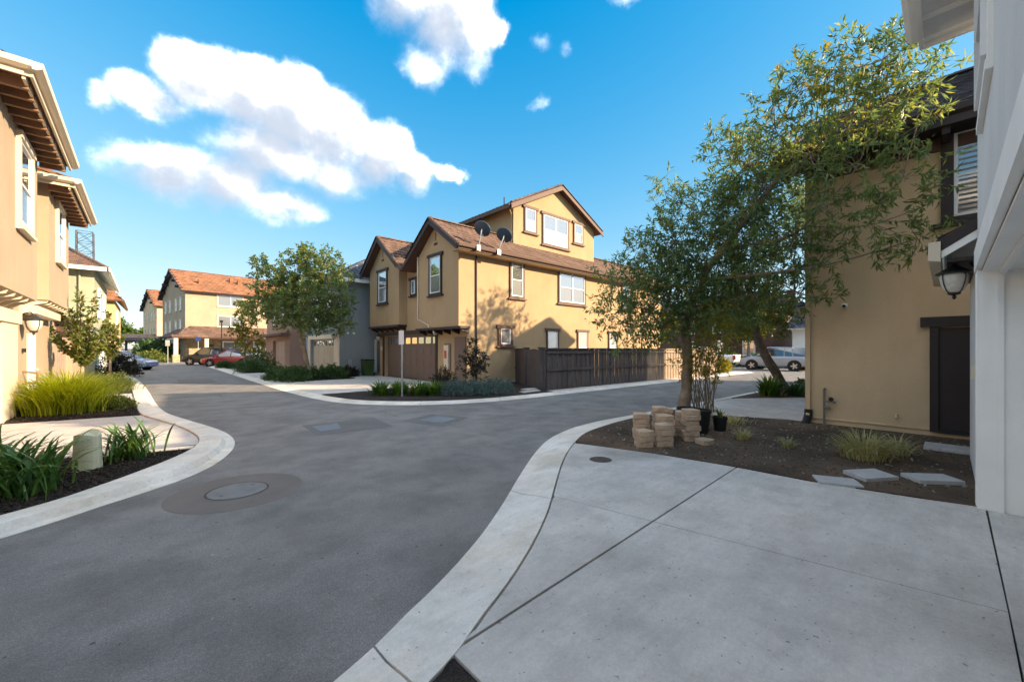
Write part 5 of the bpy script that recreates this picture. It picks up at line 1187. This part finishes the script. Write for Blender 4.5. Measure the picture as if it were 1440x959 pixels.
TM = [(4.97, 23.85, 4.97, 1.0, 128), (5.92, 22.99, 5.7, 1.05, 144), (6.88, 22.12, 5.89, 1.0, 144), (5.25, 22.92, 3.6, 1.0, 160), (6.31, 21.96, 3.9, 1.25, 224), (7.11, 21.23, 4.17, .95, 144), (7.33, 21.04, 3.1, 0.6, 80), (4.34, 24.42, 3.86, 0.74, 80), (6.12, 21.86, 3.1, .8, 112), (4.5, 24.28, 6.0, 0.41, 32), (6.2, 22.74, 6.55, 0.44, 38), (7.56, 21.5, 5.52, 0.52, 48), (5.6, 23.3, 4.6, .9, 128)]
tree('street_tree', 'round crowned street tree leaning in front of the beige garage', (6.33, 22.48, 0), [(6.33, 22.48, 0, .15), (6.2, 22.5, .8, .12), (6.05, 22.5, 1.6, .11), (5.85, 22.5, 2.2, .10), (5.9, 22.6, 3.2, .08), (6.0, 22.6, 4.4, .06)], TM, (.16, .075, .34, .2, .9), 'leafA', 'bark', kleaf=13, fork=3,
     extra=([(5.2, 23.6, 5.2, .9, 26), (6.0, 22.6, 5.9, .9, 30), (6.9, 22.0, 5.9, .8, 24), (5.1, 23.2, 3.9, .9, 22)], 'leafB'))
tree('street_tree', 'yellow green tree behind the round crowned tree, near the red car', (5.5, 35.5, 0), [(5.5, 35.5, 0, .1), (5.5, 35.5, 1.2, .08), (5.5, 35.5, 2.6, .06)], [(5.54, 35.49, 3.76, 0.95, 60), (5.81, 35.25, 2.1, 0.95, 70), (5.14, 35.85, 2.9, 0.63, 30), (5.6, 35.4, 4.6, .6, 30)], (.2, .1, .34, .2, .9), 'leafB', 'barkgrey', kleaf=12)
# young trees with upright wands of leaves
def wand_tree(label, base, tips, leaf, mat):
    t = thing('young_tree', label, 'tree', base); mb = MB(); b = Vector(base); Pt = []; Dd = []
    mb.tube([b, b + Vector((0, 0, .7)), b + Vector((.02, 0, 1.3))], [.06, .05, .04], 8)
    for tp in tips:
        tp = Vector(tp); s_ = b + Vector((0, 0, random.uniform(.9, 1.35))); md = s_.lerp(tp, .45) + Vector((0, 0, -.12)); pth = [s_, md, s_.lerp(tp, .75) + Vector((0, 0, -.06)), tp]
        mb.tube(pth, [.028, .02, .013, .006], 6)
        for i in range(3):
            for k in range(22):
                q = random.random(); Pt.append(tuple(pth[i].lerp(pth[i + 1], q))); Dd.append(tuple((pth[i + 1] - pth[i]).normalized()))
    mb.build('trunk', 'bark', t, recalc=False, smooth=True); Pt = np.array(Pt); Dd = np.array(Dd)
    V, F_ = leaves(Pt, unit(Dd * .6 + rng.normal(0, .6, Pt.shape)), 4, *leaf); link('crown', npmesh('crown', V, F_, mat), t); return t
wand_tree('young tree with upright leafy wands above the lime grass', (-1.54, 19.6, .05), [(-1.61, 19.83, 3.6), (-1.2, 19.46, 3.5), (-2.14, 20.31, 3.1), (-2.46, 20.6, 2.4), (-.9, 19.1, 2.5), (-1.82, 20.02, 2.9), (-1.38, 19.62, 2.7), (-1.0, 19.3, 1.8), (-2.2, 20.4, 1.9), (-1.6, 19.3, 2.3), (-1.3, 20.1, 2.0)], (.14, .06, .10, .0, .75), 'leafC')
wand_tree('second young tree further down the left bed', (-1.25, 28.1, .05), [(-1.38, 28.3, 3.4), (-1.0, 28.0, 2.8), (-1.5, 28.4, 2.6), (-.8, 27.8, 2.2), (-1.7, 28.0, 2.3), (-1.2, 28.6, 2.9)], (.15, .07, .12, .0, .75), 'leafC')
tree('small_tree', 'small purple leaved tree at the golden house corner', (8.75, 11.75, .05), [(8.75, 11.75, 0, .035), (8.76, 11.75, .5, .03), (8.78, 11.74, 1.1, .02), (8.78, 11.74, 1.6, .012)], [(8.78, 11.72, 1.75, .22, 26), (8.85, 11.65, 1.25, .36, 60), (8.70, 11.8, .95, .36, 50), (8.95, 11.6, .85, .30, 36), (8.6, 11.9, 1.35, .25, 24)], (.10, .04, .14, .05, .8), 'leafR', 'barkgrey', kleaf=9)
# background greenery
for i, (x, y, z, r, lab) in enumerate(((37.2, 20.5, 4.2, 2.2, 'yellow green tree behind the white pickup'), (41.8, 13.2, 3.9, 1.8, 'rounded tree behind the silver car'), (44.5, 16.5, 4.4, 2.2, 'taller tree beyond the silver car'))):
    tree('background_tree', lab, (x, y, 0), [(x, y, 0, .16), (x, y, 1.2, .13), (x, y, z - .6, .08)], [(x + random.uniform(-1, 1) * r * .6, y + random.uniform(-1, 1) * r * .6, z + random.uniform(-.6, .8) * r * .6, r * .55, 60) for _ in range(6)], (.28, .12, .5, .2, .9), 'leafB' if i == 0 else 'leafC', 'barkgrey', kleaf=10)
for (x, y, s, lab) in ((39.8, 11.6, .9, 'dark hedge shrub behind the silver car bonnet'), (40.6, 8.9, 1.0, 'dark hedge shrub behind the silver car roof'), (40.4, 14.3, 1.1, 'dark hedge shrub behind the pickup tailgate'), (29.6, 11.3, .4, 'yellow green shrub at the foot of the thin street sign'), (28.6, 11.2, .8, 'yellow green shrub beside the pale fence end')):
    shrub(lab, (x, y), s * 1.3, s * 1.1, 300, (.2, .08, .3, .15), 'leafD' if 'dark' in lab else 'leafB')
for (x, y, z, r, lab) in ((-4.2, 128, 5.6, 3.4, 'bright green tree at the end of the left street'), (-9.5, 131, 4.6, 3.0, 'second green tree at the end of the left street'), (1.5, 126, 4.0, 2.4, 'small green tree beside the far porch')):
    tree('background_tree', lab, (x, y, 0), [(x, y, 0, .3), (x, y, 2, .25), (x, y, z, .15)], [(x + random.uniform(-1, 1) * r * .7, y + random.uniform(-1, 1) * r * .7, z + random.uniform(-.7, .9) * r * .5, r * .5, 60) for _ in range(8)], (.6, .3, .9, .1, .9), 'farleaf', 'barkgrey', kleaf=9)
shrub('dark bush at the foot of the far apartment houses', (1.2, 69), 2.2, 2.6, 420, (.4, .18, .5, .1), 'leafD')
shrub('pale green bush in front of the far apartment gable', (0.5, 63), 1.6, 1.0, 260, (.3, .14, .4, .1), 'leafC')

# ------------------------------------------------------------------ small things in the beds
def vblock(seed):
    r_ = random.Random(seed); W_, D_, H_ = .28, .22, .088
    v = []; nx = 5
    for z in (0, H_):
        for i in range(nx):
            x = -W_ / 2 + W_ * i / (nx - 1); v.append((x, -D_ / 2 - r_.uniform(0, .022) + (.02 if i in (0, nx - 1) else 0), z))
        v += [(W_ * .36, D_ / 2, z), (-W_ * .36, D_ / 2, z)]
    n = nx + 2
    f_ = [tuple(range(n))[::-1], tuple(range(n, 2 * n))] + [(i, (i + 1) % n, n + (i + 1) % n, n + i) for i in range(n)]
    me = bpy.data.meshes.new('wall_block'); me.from_pydata(v, [], f_)
    b = bmesh.new(); b.from_mesh(me); bmesh.ops.recalc_face_normals(b, faces=b.faces[:]); bmesh.ops.bevel(b, geom=b.edges[:], offset=.009, segments=1, affect='EDGES'); b.to_mesh(me); b.free()
    me.materials.append(M['block']); return me
vb = [vblock(i) for i in range(4)]
STK = ((6.02, 3.46, 3, 150, 'short three block stack nearest the driveway'), (6.30, 3.27, 4, 140, 'four block stack next to the short stack'), (6.52, 3.80, 5, 138, 'five block stack behind the short stack'), (6.66, 3.42, 5, 142, 'five block stack in the middle of the pile'), (6.93, 3.66, 6, 135, 'six block stack at the back of the pile'), (7.02, 3.14, 6, 140, 'six block stack behind the loose block'), (7.30, 3.42, 5, 130, 'five block stack touching the black pot'), (7.42, 3.82, 5, 128, 'five block stack closest to the tree trunk'))
ORD = ('bottom', 'second', 'third', 'fourth', 'fifth', 'sixth')
for (x, y, n, ang, desc) in STK:
    for k in range(n):
        o = link('wall_block', vb[(k * 3 + n + int(x * 10)) % 4]); o.location = (x + random.uniform(-.012, .012), y + random.uniform(-.012, .012), .056 + k * .0905)
        o.rotation_euler = (0, 0, R(ang - 180 + random.uniform(-7, 7)))
        tag(o, 'tan wall block, %s course of the %s' % ('top' if k == n - 1 else ORD[k], desc), 'concrete block', 'stacked tan wall blocks')
o = link('wall_block', vb[1]); o.location = (6.93, 2.86, .056); o.rotation_euler = (0, 0, R(-15)); tag(o, 'single tan wall block lying loose in front of the stack', 'concrete block')
def pot(label, c_, r, h_, plant=None):
    t = thing('plant_pot', label, 'plant pot', (c_[0], c_[1], .056))
    MB().lathe((c_[0], c_[1], .056), [(r * .78, 0), (r * .97, h_ * .86), (r * 1.04, h_ * .87), (r * 1.06, h_), (r * .98, h_), (r * .94, h_ * .9), (.01, h_ * .88)], 24).build('pot', 'plastic', t)
    MB().lathe((c_[0], c_[1], .056), [(.01, h_ * .885), (r * .93, h_ * .885), (r * .92, h_ * .86)], 20).build('potting_soil', 'mulch', t)
    if plant:
        V, F_ = blades((c_[0], c_[1], .05 + h_ * .9, .02), 14, .26, .03, .9); link('foliage', npmesh('foliage', V, F_, 'leafC'), t)
pot('large empty black nursery pot beside the stacked blocks', (7.78, 3.32), .22, .44)
pot('second large black nursery pot behind the first', (8.0, 3.62), .20, .42)
pot('small black pot with a sprouting plant', (8.28, 3.12), .13, .27, True)
def paver(label, c_, w_, d_, ang, tilt=0, z=.058):
    mb = MB().box(-w_ / 2, w_ / 2, -d_ / 2, d_ / 2, 0, .05); me = mb.mesh('stepping_stone', 'paver')
    b = bmesh.new(); b.from_mesh(me); bmesh.ops.bevel(b, geom=b.edges[:], offset=.005, segments=1, affect='EDGES'); b.to_mesh(me); b.free()
    o = link('stepping_stone', me); o.location = (c_[0], c_[1], z); o.rotation_euler = (R(tilt), 0, R(ang)); tag(o, label, 'stepping stone')
paver('grey stepping stone in front of the variegated grass clump', (6.66, .74), .46, .30, -34, 3)
paver('grey stepping stone next to the white garage corner', (7.02, .22), .30, .46, 38, -1)
paver('brownish stepping stone butting against the driveway edge', (6.13, .98), .42, .30, -65, 0, .03)
paver('grey step slab below the dark brown side door', (9.35, -.02), .8, .5, 90, 0, .06)
# utility cover
uc = thing('utility_cover', 'pale green plastic utility cover standing among the strap leaves', 'utility cover', (-.55, 7.62, .08))
mb = MB(); ax = Vector((.741, -.672, 0)); ay = Vector((.672, .741, 0)); rows = 9; K = 20
for i in range(rows):
    q = i / (rows - 1); z = .06 + .45 * q; sc_ = 1 - .12 * q
    if i == rows - 1: z -= .0
    for j in range(K):
        a = 2 * math.pi * j / K; px, py = .175 * sc_ * math.cos(a), .11 * sc_ * math.sin(a)
        zz = z + (.045 * (1 - (math.cos(a)) ** 2) if i >= rows - 2 else 0) + (.02 * math.sin(a) * q)
        p = Vector((-.55, 7.62, zz)) + ax * (px - .05 * q) + ay * (py + .05 * q); mb.v.append(tuple(p))
for i in range(rows - 1):
    for j in range(K): a = i * K + j; b = i * K + (j + 1) % K; mb.f.append((a, b, b + K, a + K))
mb.f.append(tuple((rows - 1) * K + j for j in range(K)))
mb.build('cover', 'pedestal', uc, smooth=False)
MB().tube([Vector((-.55, 7.62, .02)) + ay * .0, Vector((-.55, 7.62, .09))], .16, 16).build('base', 'pedestal', uc)
# rubbish bin
rb = thing('rubbish_bin', 'dark green wheeled rubbish bin beside the golden garage', 'rubbish bin', (9.7, 23.35, .06))
MB().prism([(9.48, 23.1, .06), (9.95, 23.1, .06), (10.0, 23.05, .95), (9.42, 23.05, .95)], (0, .55, 0)).build('body', 'leafD', rb)
MB().prism([(9.40, 23.02, .95), (10.02, 23.02, .95), (10.0, 23.02, 1.0), (9.44, 23.02, 1.03)], (0, .62, 0)).build('lid', 'plastic', rb)
for y in (23.14, 23.58): MB().lathe((9.98, y, .15), [(.02, -.03), (.10, -.03), (.10, .03), (.02, .03)], 14, 'y').build('wheel', 'tyre', rb)

# ------------------------------------------------------------------ signs and tower
def sign(name, label, p, hz, w_, h_, ang, plate='signwhite', post='steel', pr=.03, extra=None):
    t = thing(name, label, 'sign', (p[0], p[1], 0)); x, y = p
    MB().tube([(x, y, 0), (x, y, hz + h_ * .5)], pr, 8).build('post', post, t)
    c_, s_ = math.cos(R(ang)), math.sin(R(ang)); T = FR((x + s_ * .035, y - c_ * .035, 0), (c_, s_), (s_, -c_))
    MB().box(-w_ / 2, w_ / 2, -.004, .004, hz, hz + h_, T).build('plate', plate, t)
    if extra: MB().box(-w_ * .3, w_ * .3, .004, .008, hz + h_ * .1, hz + h_ * .3, T).build('plate_mark', extra, t)
sign('street_sign', 'white parking sign on a thin post in the corner bed', (6.3, 12.35), 1.78, .24, .46, -76)
sign('street_sign', 'small white sign on a post by the far stone porch', (1.75, 53.8), 1.9, .45, .6, -42)
sign('street_sign', 'blue sign on a post by the parked dark car', (4.4, 56.5), 2.5, .6, .4, -42, 'signblue')
sign('street_sign', 'narrow white sign on a post at the far end of the pale fence', (28.9, 10.9), 1.7, .34, .5, -42, 'signwhite', 'white', .045)
sign('lamp_post', 'thin black post beside the red car', (5.6, 48.5), 4.2, .3, .2, -42, 'black', 'black', .06)
tw = thing('lattice_tower', 'steel lattice tower rising behind the left houses', 'tower', (-13, 173.8, 0))
lg = MB(); W_ = 2.0
def tz(z): return W_ * (1 - .15 * z / 38)
for (sx, sy) in ((-1, -1), (1, -1), (1, 1), (-1, 1)): lg.tube([(-13 + sx * tz(0) * 1.5, 173.8 + sy * tz(0) * 1.5, 0), (-13 + sx * tz(20), 173.8 + sy * tz(20), 20), (-13 + sx * tz(36), 173.8 + sy * tz(36), 36)], .14, 5)
lg.build('legs', 'black', tw)
br = MB()
for k in range(12):
    z0, z1 = k * 3, k * 3 + 3; cs = [(-1, -1), (1, -1), (1, 1), (-1, 1)]
    for i in range(4):
        a, b = cs[i], cs[(i + 1) % 4]; k0 = tz(z0) if z0 >= 20 else tz(z0) * (1 + .5 * (1 - z0 / 20)); k1 = tz(z1) if z1 >= 20 else tz(z1) * (1 + .5 * (1 - z1 / 20))
        br.tube([(-13 + a[0] * k0, 173.8 + a[1] * k0, z0), (-13 + b[0] * k1, 173.8 + b[1] * k1, z1)], .07, 4); br.tube([(-13 + b[0] * k0, 173.8 + b[1] * k0, z0), (-13 + a[0] * k1, 173.8 + a[1] * k1, z1)], .07, 4)
        br.tube([(-13 + a[0] * k1, 173.8 + a[1] * k1, z1), (-13 + b[0] * k1, 173.8 + b[1] * k1, z1)], .07, 4)
br.build('braces', 'black', tw)

# ------------------------------------------------------------------ vehicles
def car(name, label, loc, ang, body, kind):
    t = thing(name, label, {'pickup': 'pickup truck'}.get(kind, 'car'), (loc[0], loc[1], 0)); t.rotation_euler = (0, 0, R(ang))
    def ch(n, mb, mat, par=None, smooth=False):
        o = bpy.data.objects.new(n, mb.mesh(n, mat, True, smooth)); C.objects.link(o); o.parent = par or t; return o
    if kind == 'sedan': st = [(-2.32, .42, .74, .66), (-2.24, .28, .93, .82), (-1.6, .2, 1.0, .90), (-.5, .18, .95, .91), (.8, .18, .93, .90), (1.5, .2, .86, .88), (2.1, .24, .74, .82), (2.3, .34, .62, .66)]; cab = [(-1.85, .98), (-1.0, 1.41), (.15, 1.45), (1.15, .91)]; hw = (.84, .60); wx = (-1.38, 1.38); wr = .33
    elif kind == 'suv': st = [(-2.3, .5, 1.02, .80), (-2.22, .36, 1.12, .90), (-1.4, .28, 1.12, .94), (0, .26, 1.10, .95), (1.0, .26, 1.08, .94), (1.6, .28, 1.03, .92), (2.15, .32, .92, .86), (2.35, .42, .75, .70)]; cab = [(-2.2, 1.10), (-1.98, 1.68), (.35, 1.74), (1.15, 1.06)]; hw = (.88, .72); wx = (-1.36, 1.42); wr = .37
    else: st = [(-2.85, .6, 1.08, .88), (-2.78, .48, 1.14, .95), (-1.5, .42, 1.14, .97), (-.45, .36, 1.14, .97), (.9, .36, 1.14, .97), (1.9, .38, 1.10, .96), (2.5, .42, 1.02, .90), (2.75, .52, .85, .80)]; cab = [(-.55, 1.12), (-.42, 1.76), (.85, 1.80), (1.55, 1.12)]; hw = (.90, .74); wx = (-1.65, 1.75); wr = .40
    mb = MB(); n = 10
    for (x, zb, zt_, h_) in st:
        for (a, b) in ((-.86, 0), (-.98, .12), (-1, .45), (-.985, .8), (-.90, 1), (.90, 1), (.985, .8), (1, .45), (.98, .12), (.86, 0)): mb.v.append((x, a * h_, zb + (zt_ - zb) * b))
    for i in range(len(st) - 1):
        for j in range(n): a = i * n + j; b = i * n + (j + 1) % n; mb.f.append((a, b, b + n, a + n))
    mb.f.append(tuple(range(n))); mb.f.append(tuple((len(st) - 1) * n + j for j in range(n)))
    bd = ch('body', mb, body)
    lo, hi = hw; g_ = MB(); V = [(x, s * (lo if i in (0, 3) else hi), z) for s in (-1, 1) for i, (x, z) in enumerate(cab)]
    g_.add(V, [(0, 1, 2, 3), (4, 5, 6, 7), (0, 1, 5, 4), (1, 2, 6, 5), (2, 3, 7, 6), (3, 0, 4, 7)]); ch('windows', g_, 'carglass')
    (xa, za), (xb, zb) = cab[1], cab[2]
    rf = MB().add([(xa - .06, -hi - .02, za - .01), (xb + .06, -hi - .02, zb - .02), (xb + .06, hi + .02, zb - .02), (xa - .06, hi + .02, za - .01), (xa + .05, -hi + .06, za + .035), (xb - .08, -hi + .06, zb + .03), (xb - .08, hi - .06, zb + .03), (xa + .05, hi - .06, za + .035)], [(0, 1, 2, 3), (4, 5, 6, 7), (0, 1, 5, 4), (1, 2, 6, 5), (2, 3, 7, 6), (3, 0, 4, 7)])
    ch('roof_panel', rf, body)
    for s in (-1, 1):
        for (i, j) in ((0, 1), (3, 2)): ch('pillar', MB().tube([(cab[i][0], s * (lo + .006), cab[i][1] - .02), (cab[j][0], s * (hi + .008), cab[j][1])], .04, 5), body)
        xm = (cab[1][0] + cab[2][0]) / 2 + .1; ch('pillar', MB().tube([(xm, s * (lo + .01), cab[0][1] - .02), (xm, s * (hi + .01), cab[1][1] + .01)], .035, 5), body)
        if kind == 'suv': ch('pillar', MB().tube([(-1.25, s * (lo + .01), 1.08), (-1.2, s * (hi + .01), 1.70)], .05, 5), body)
    for s in (-1, 1):
        for x in wx:
            ar = MB().lathe((x, s * (st[3][3] - .02), wr), [(.02, -.02 * s), (wr + .07, -.02 * s), (wr + .07, .028 * s), (.02, .028 * s)], 20, 'y'); ch('wheel_arch', ar, 'tyre')
            wl = ch('wheel', MB().lathe((x, s * (st[3][3] - .08), wr), [(wr * .6, -.10), (wr * .94, -.11), (wr, -.07), (wr, .07), (wr * .94, .11), (wr * .62, .115 * 1), (wr * .62, -.05)], 22, 'y'), 'tyre')
            rim = MB(); yo = s * (st[3][3] + .022)
            rim.lathe((x, yo, wr), [(.02, -.012), (wr * .2, -.012), (wr * .2, .012), (.02, .012)], 10, 'y')
            for k in range(5):
                a = 2 * math.pi * k / 5; d = Vector((math.cos(a), 0, math.sin(a))); q = Vector((-d.z, 0, d.x)) * wr * .12; c_ = Vector((x, yo, wr))
                rim.add([c_ + q, c_ - q, c_ - q + d * wr * .62, c_ + q + d * wr * .62, c_ + q - Vector((0, s * .02, 0)), c_ - q - Vector((0, s * .02, 0)), c_ - q + d * wr * .62 - Vector((0, s * .02, 0)), c_ + q + d * wr * .62 - Vector((0, s * .02, 0))], [(0, 1, 2, 3), (4, 5, 6, 7), (0, 1, 5, 4), (1, 2, 6, 5), (2, 3, 7, 6), (3, 0, 4, 7)])
            ch('rim', rim, 'alloy', wl)
        fx, rx = st[-1], st[0]
        ch('headlight', MB().box(st[-2][0] - .05, st[-2][0] + .10, min(s * .45, s * .78), max(s * .45, s * .78), st[-2][2] - .20, st[-2][2] - .06), 'lampclear')
        ch('tail_light', MB().box(st[1][0] - .07, st[1][0] + .03, min(s * .56, s * (st[1][3] + .01)), max(s * .56, s * (st[1][3] + .01)), st[1][2] - (.42 if kind != 'sedan' else .28), st[1][2] - .06), 'lampred')
        ch('mirror', MB().box(cab[3][0] - .38, cab[3][0] - .22, min(s * (lo + .02), s * (lo + .18)), max(s * (lo + .02), s * (lo + .18)), cab[3][1] + .06, cab[3][1] + .2), body)
        for x in (-.45, .45): ch('door_handle', MB().box(x - .08, x + .08, min(s * (st[3][3] - .01), s * (st[3][3] + .015)), max(s * (st[3][3] - .01), s * (st[3][3] + .015)), cab[0][1] - .2, cab[0][1] - .16), body)
    ch('bumper', MB().box(st[0][0] - .06, st[0][0] + .05, -.72, .72, .36, .52), 'plastic' if kind != 'sedan' else body); ch('bumper', MB().box(st[-1][0] - .08, st[-1][0] + .03, -.62, .62, .34, .5), 'plastic' if kind != 'sedan' else body)
    if kind == 'pickup': ch('cargo_bed', MB().box(-2.72, -.6, -.8, .8, 1.10, 1.155), 'plastic')
    return t
car('parked_car', 'red sedan parked beside the green hedge', (6.0, 45.3), -36 + 180, 'carred', 'sedan')
car('parked_car', 'black car parked behind the red sedan', (5.0, 50.6), -36 + 180, 'carblack', 'suv')
car('parked_car', 'pale blue car parked on the left past the dark shrub', (-1.5, 42.6), -90 + 60, 'carblue', 'sedan')
car('parked_car', 'silver blue sport utility car parked across the end of the cross street', (35.7, 9.35), 90, 'carsilver', 'suv')
car('parked_pickup', 'white pickup truck parked beyond the silver car', (36.6, 15.2), 90, 'carwhite', 'pickup')
ws = thing('white_building', 'white building with blue grey roof behind the silver car', 'building', (45, 2, 0))
MB().box(45, 56, -8, 10.5, 0, 3.6).build('wall', 'whitedoor', ws)
roof(ws, [[(44.3, 11, 3.5), (44.3, -8.5, 3.5), (50.5, -8.5, 6.2), (50.5, 11, 6.2)], [(56.7, -8.5, 3.5), (56.7, 11, 3.5), (50.5, 11, 6.2), (50.5, -8.5, 6.2)]], 'tileblue', 'white', tw=.4, course=.4)
garage_door(ws, FR((45, 0, 0), (0, -1), (-1, 0)), -8.5, -4, .05, 2.3, 'whitedoor', 4, 4, 0, d=.03)
ds = thing('brown_building', 'dark brown shingled house behind the pickup truck', 'building', (46, 13, 0))
MB().box(46, 58, 12.5, 26, 0, 5.2).build('wall', 'brown', ds)
roof(ds, [[(45.4, 26.5, 5.1), (45.4, 12, 5.1), (52, 12, 7.6), (52, 26.5, 7.6)], [(58.6, 12, 5.1), (58.6, 26.5, 5.1), (52, 26.5, 7.6), (52, 12, 7.6)]], 'tiledark', 'dkbrown', tw=.4, course=.4)
Tg = FR((46, 0, 0), (0, -1), (-1, 0))
for y in (14, 17, 20): window(ds, Tg, -y - 1, -y, 1.0, 2.3, 'white', 'double', header=False)
for y in (14, 17, 20): window(ds, Tg, -y - 1, -y, 3.4, 4.7, 'white', 'double', header=False)
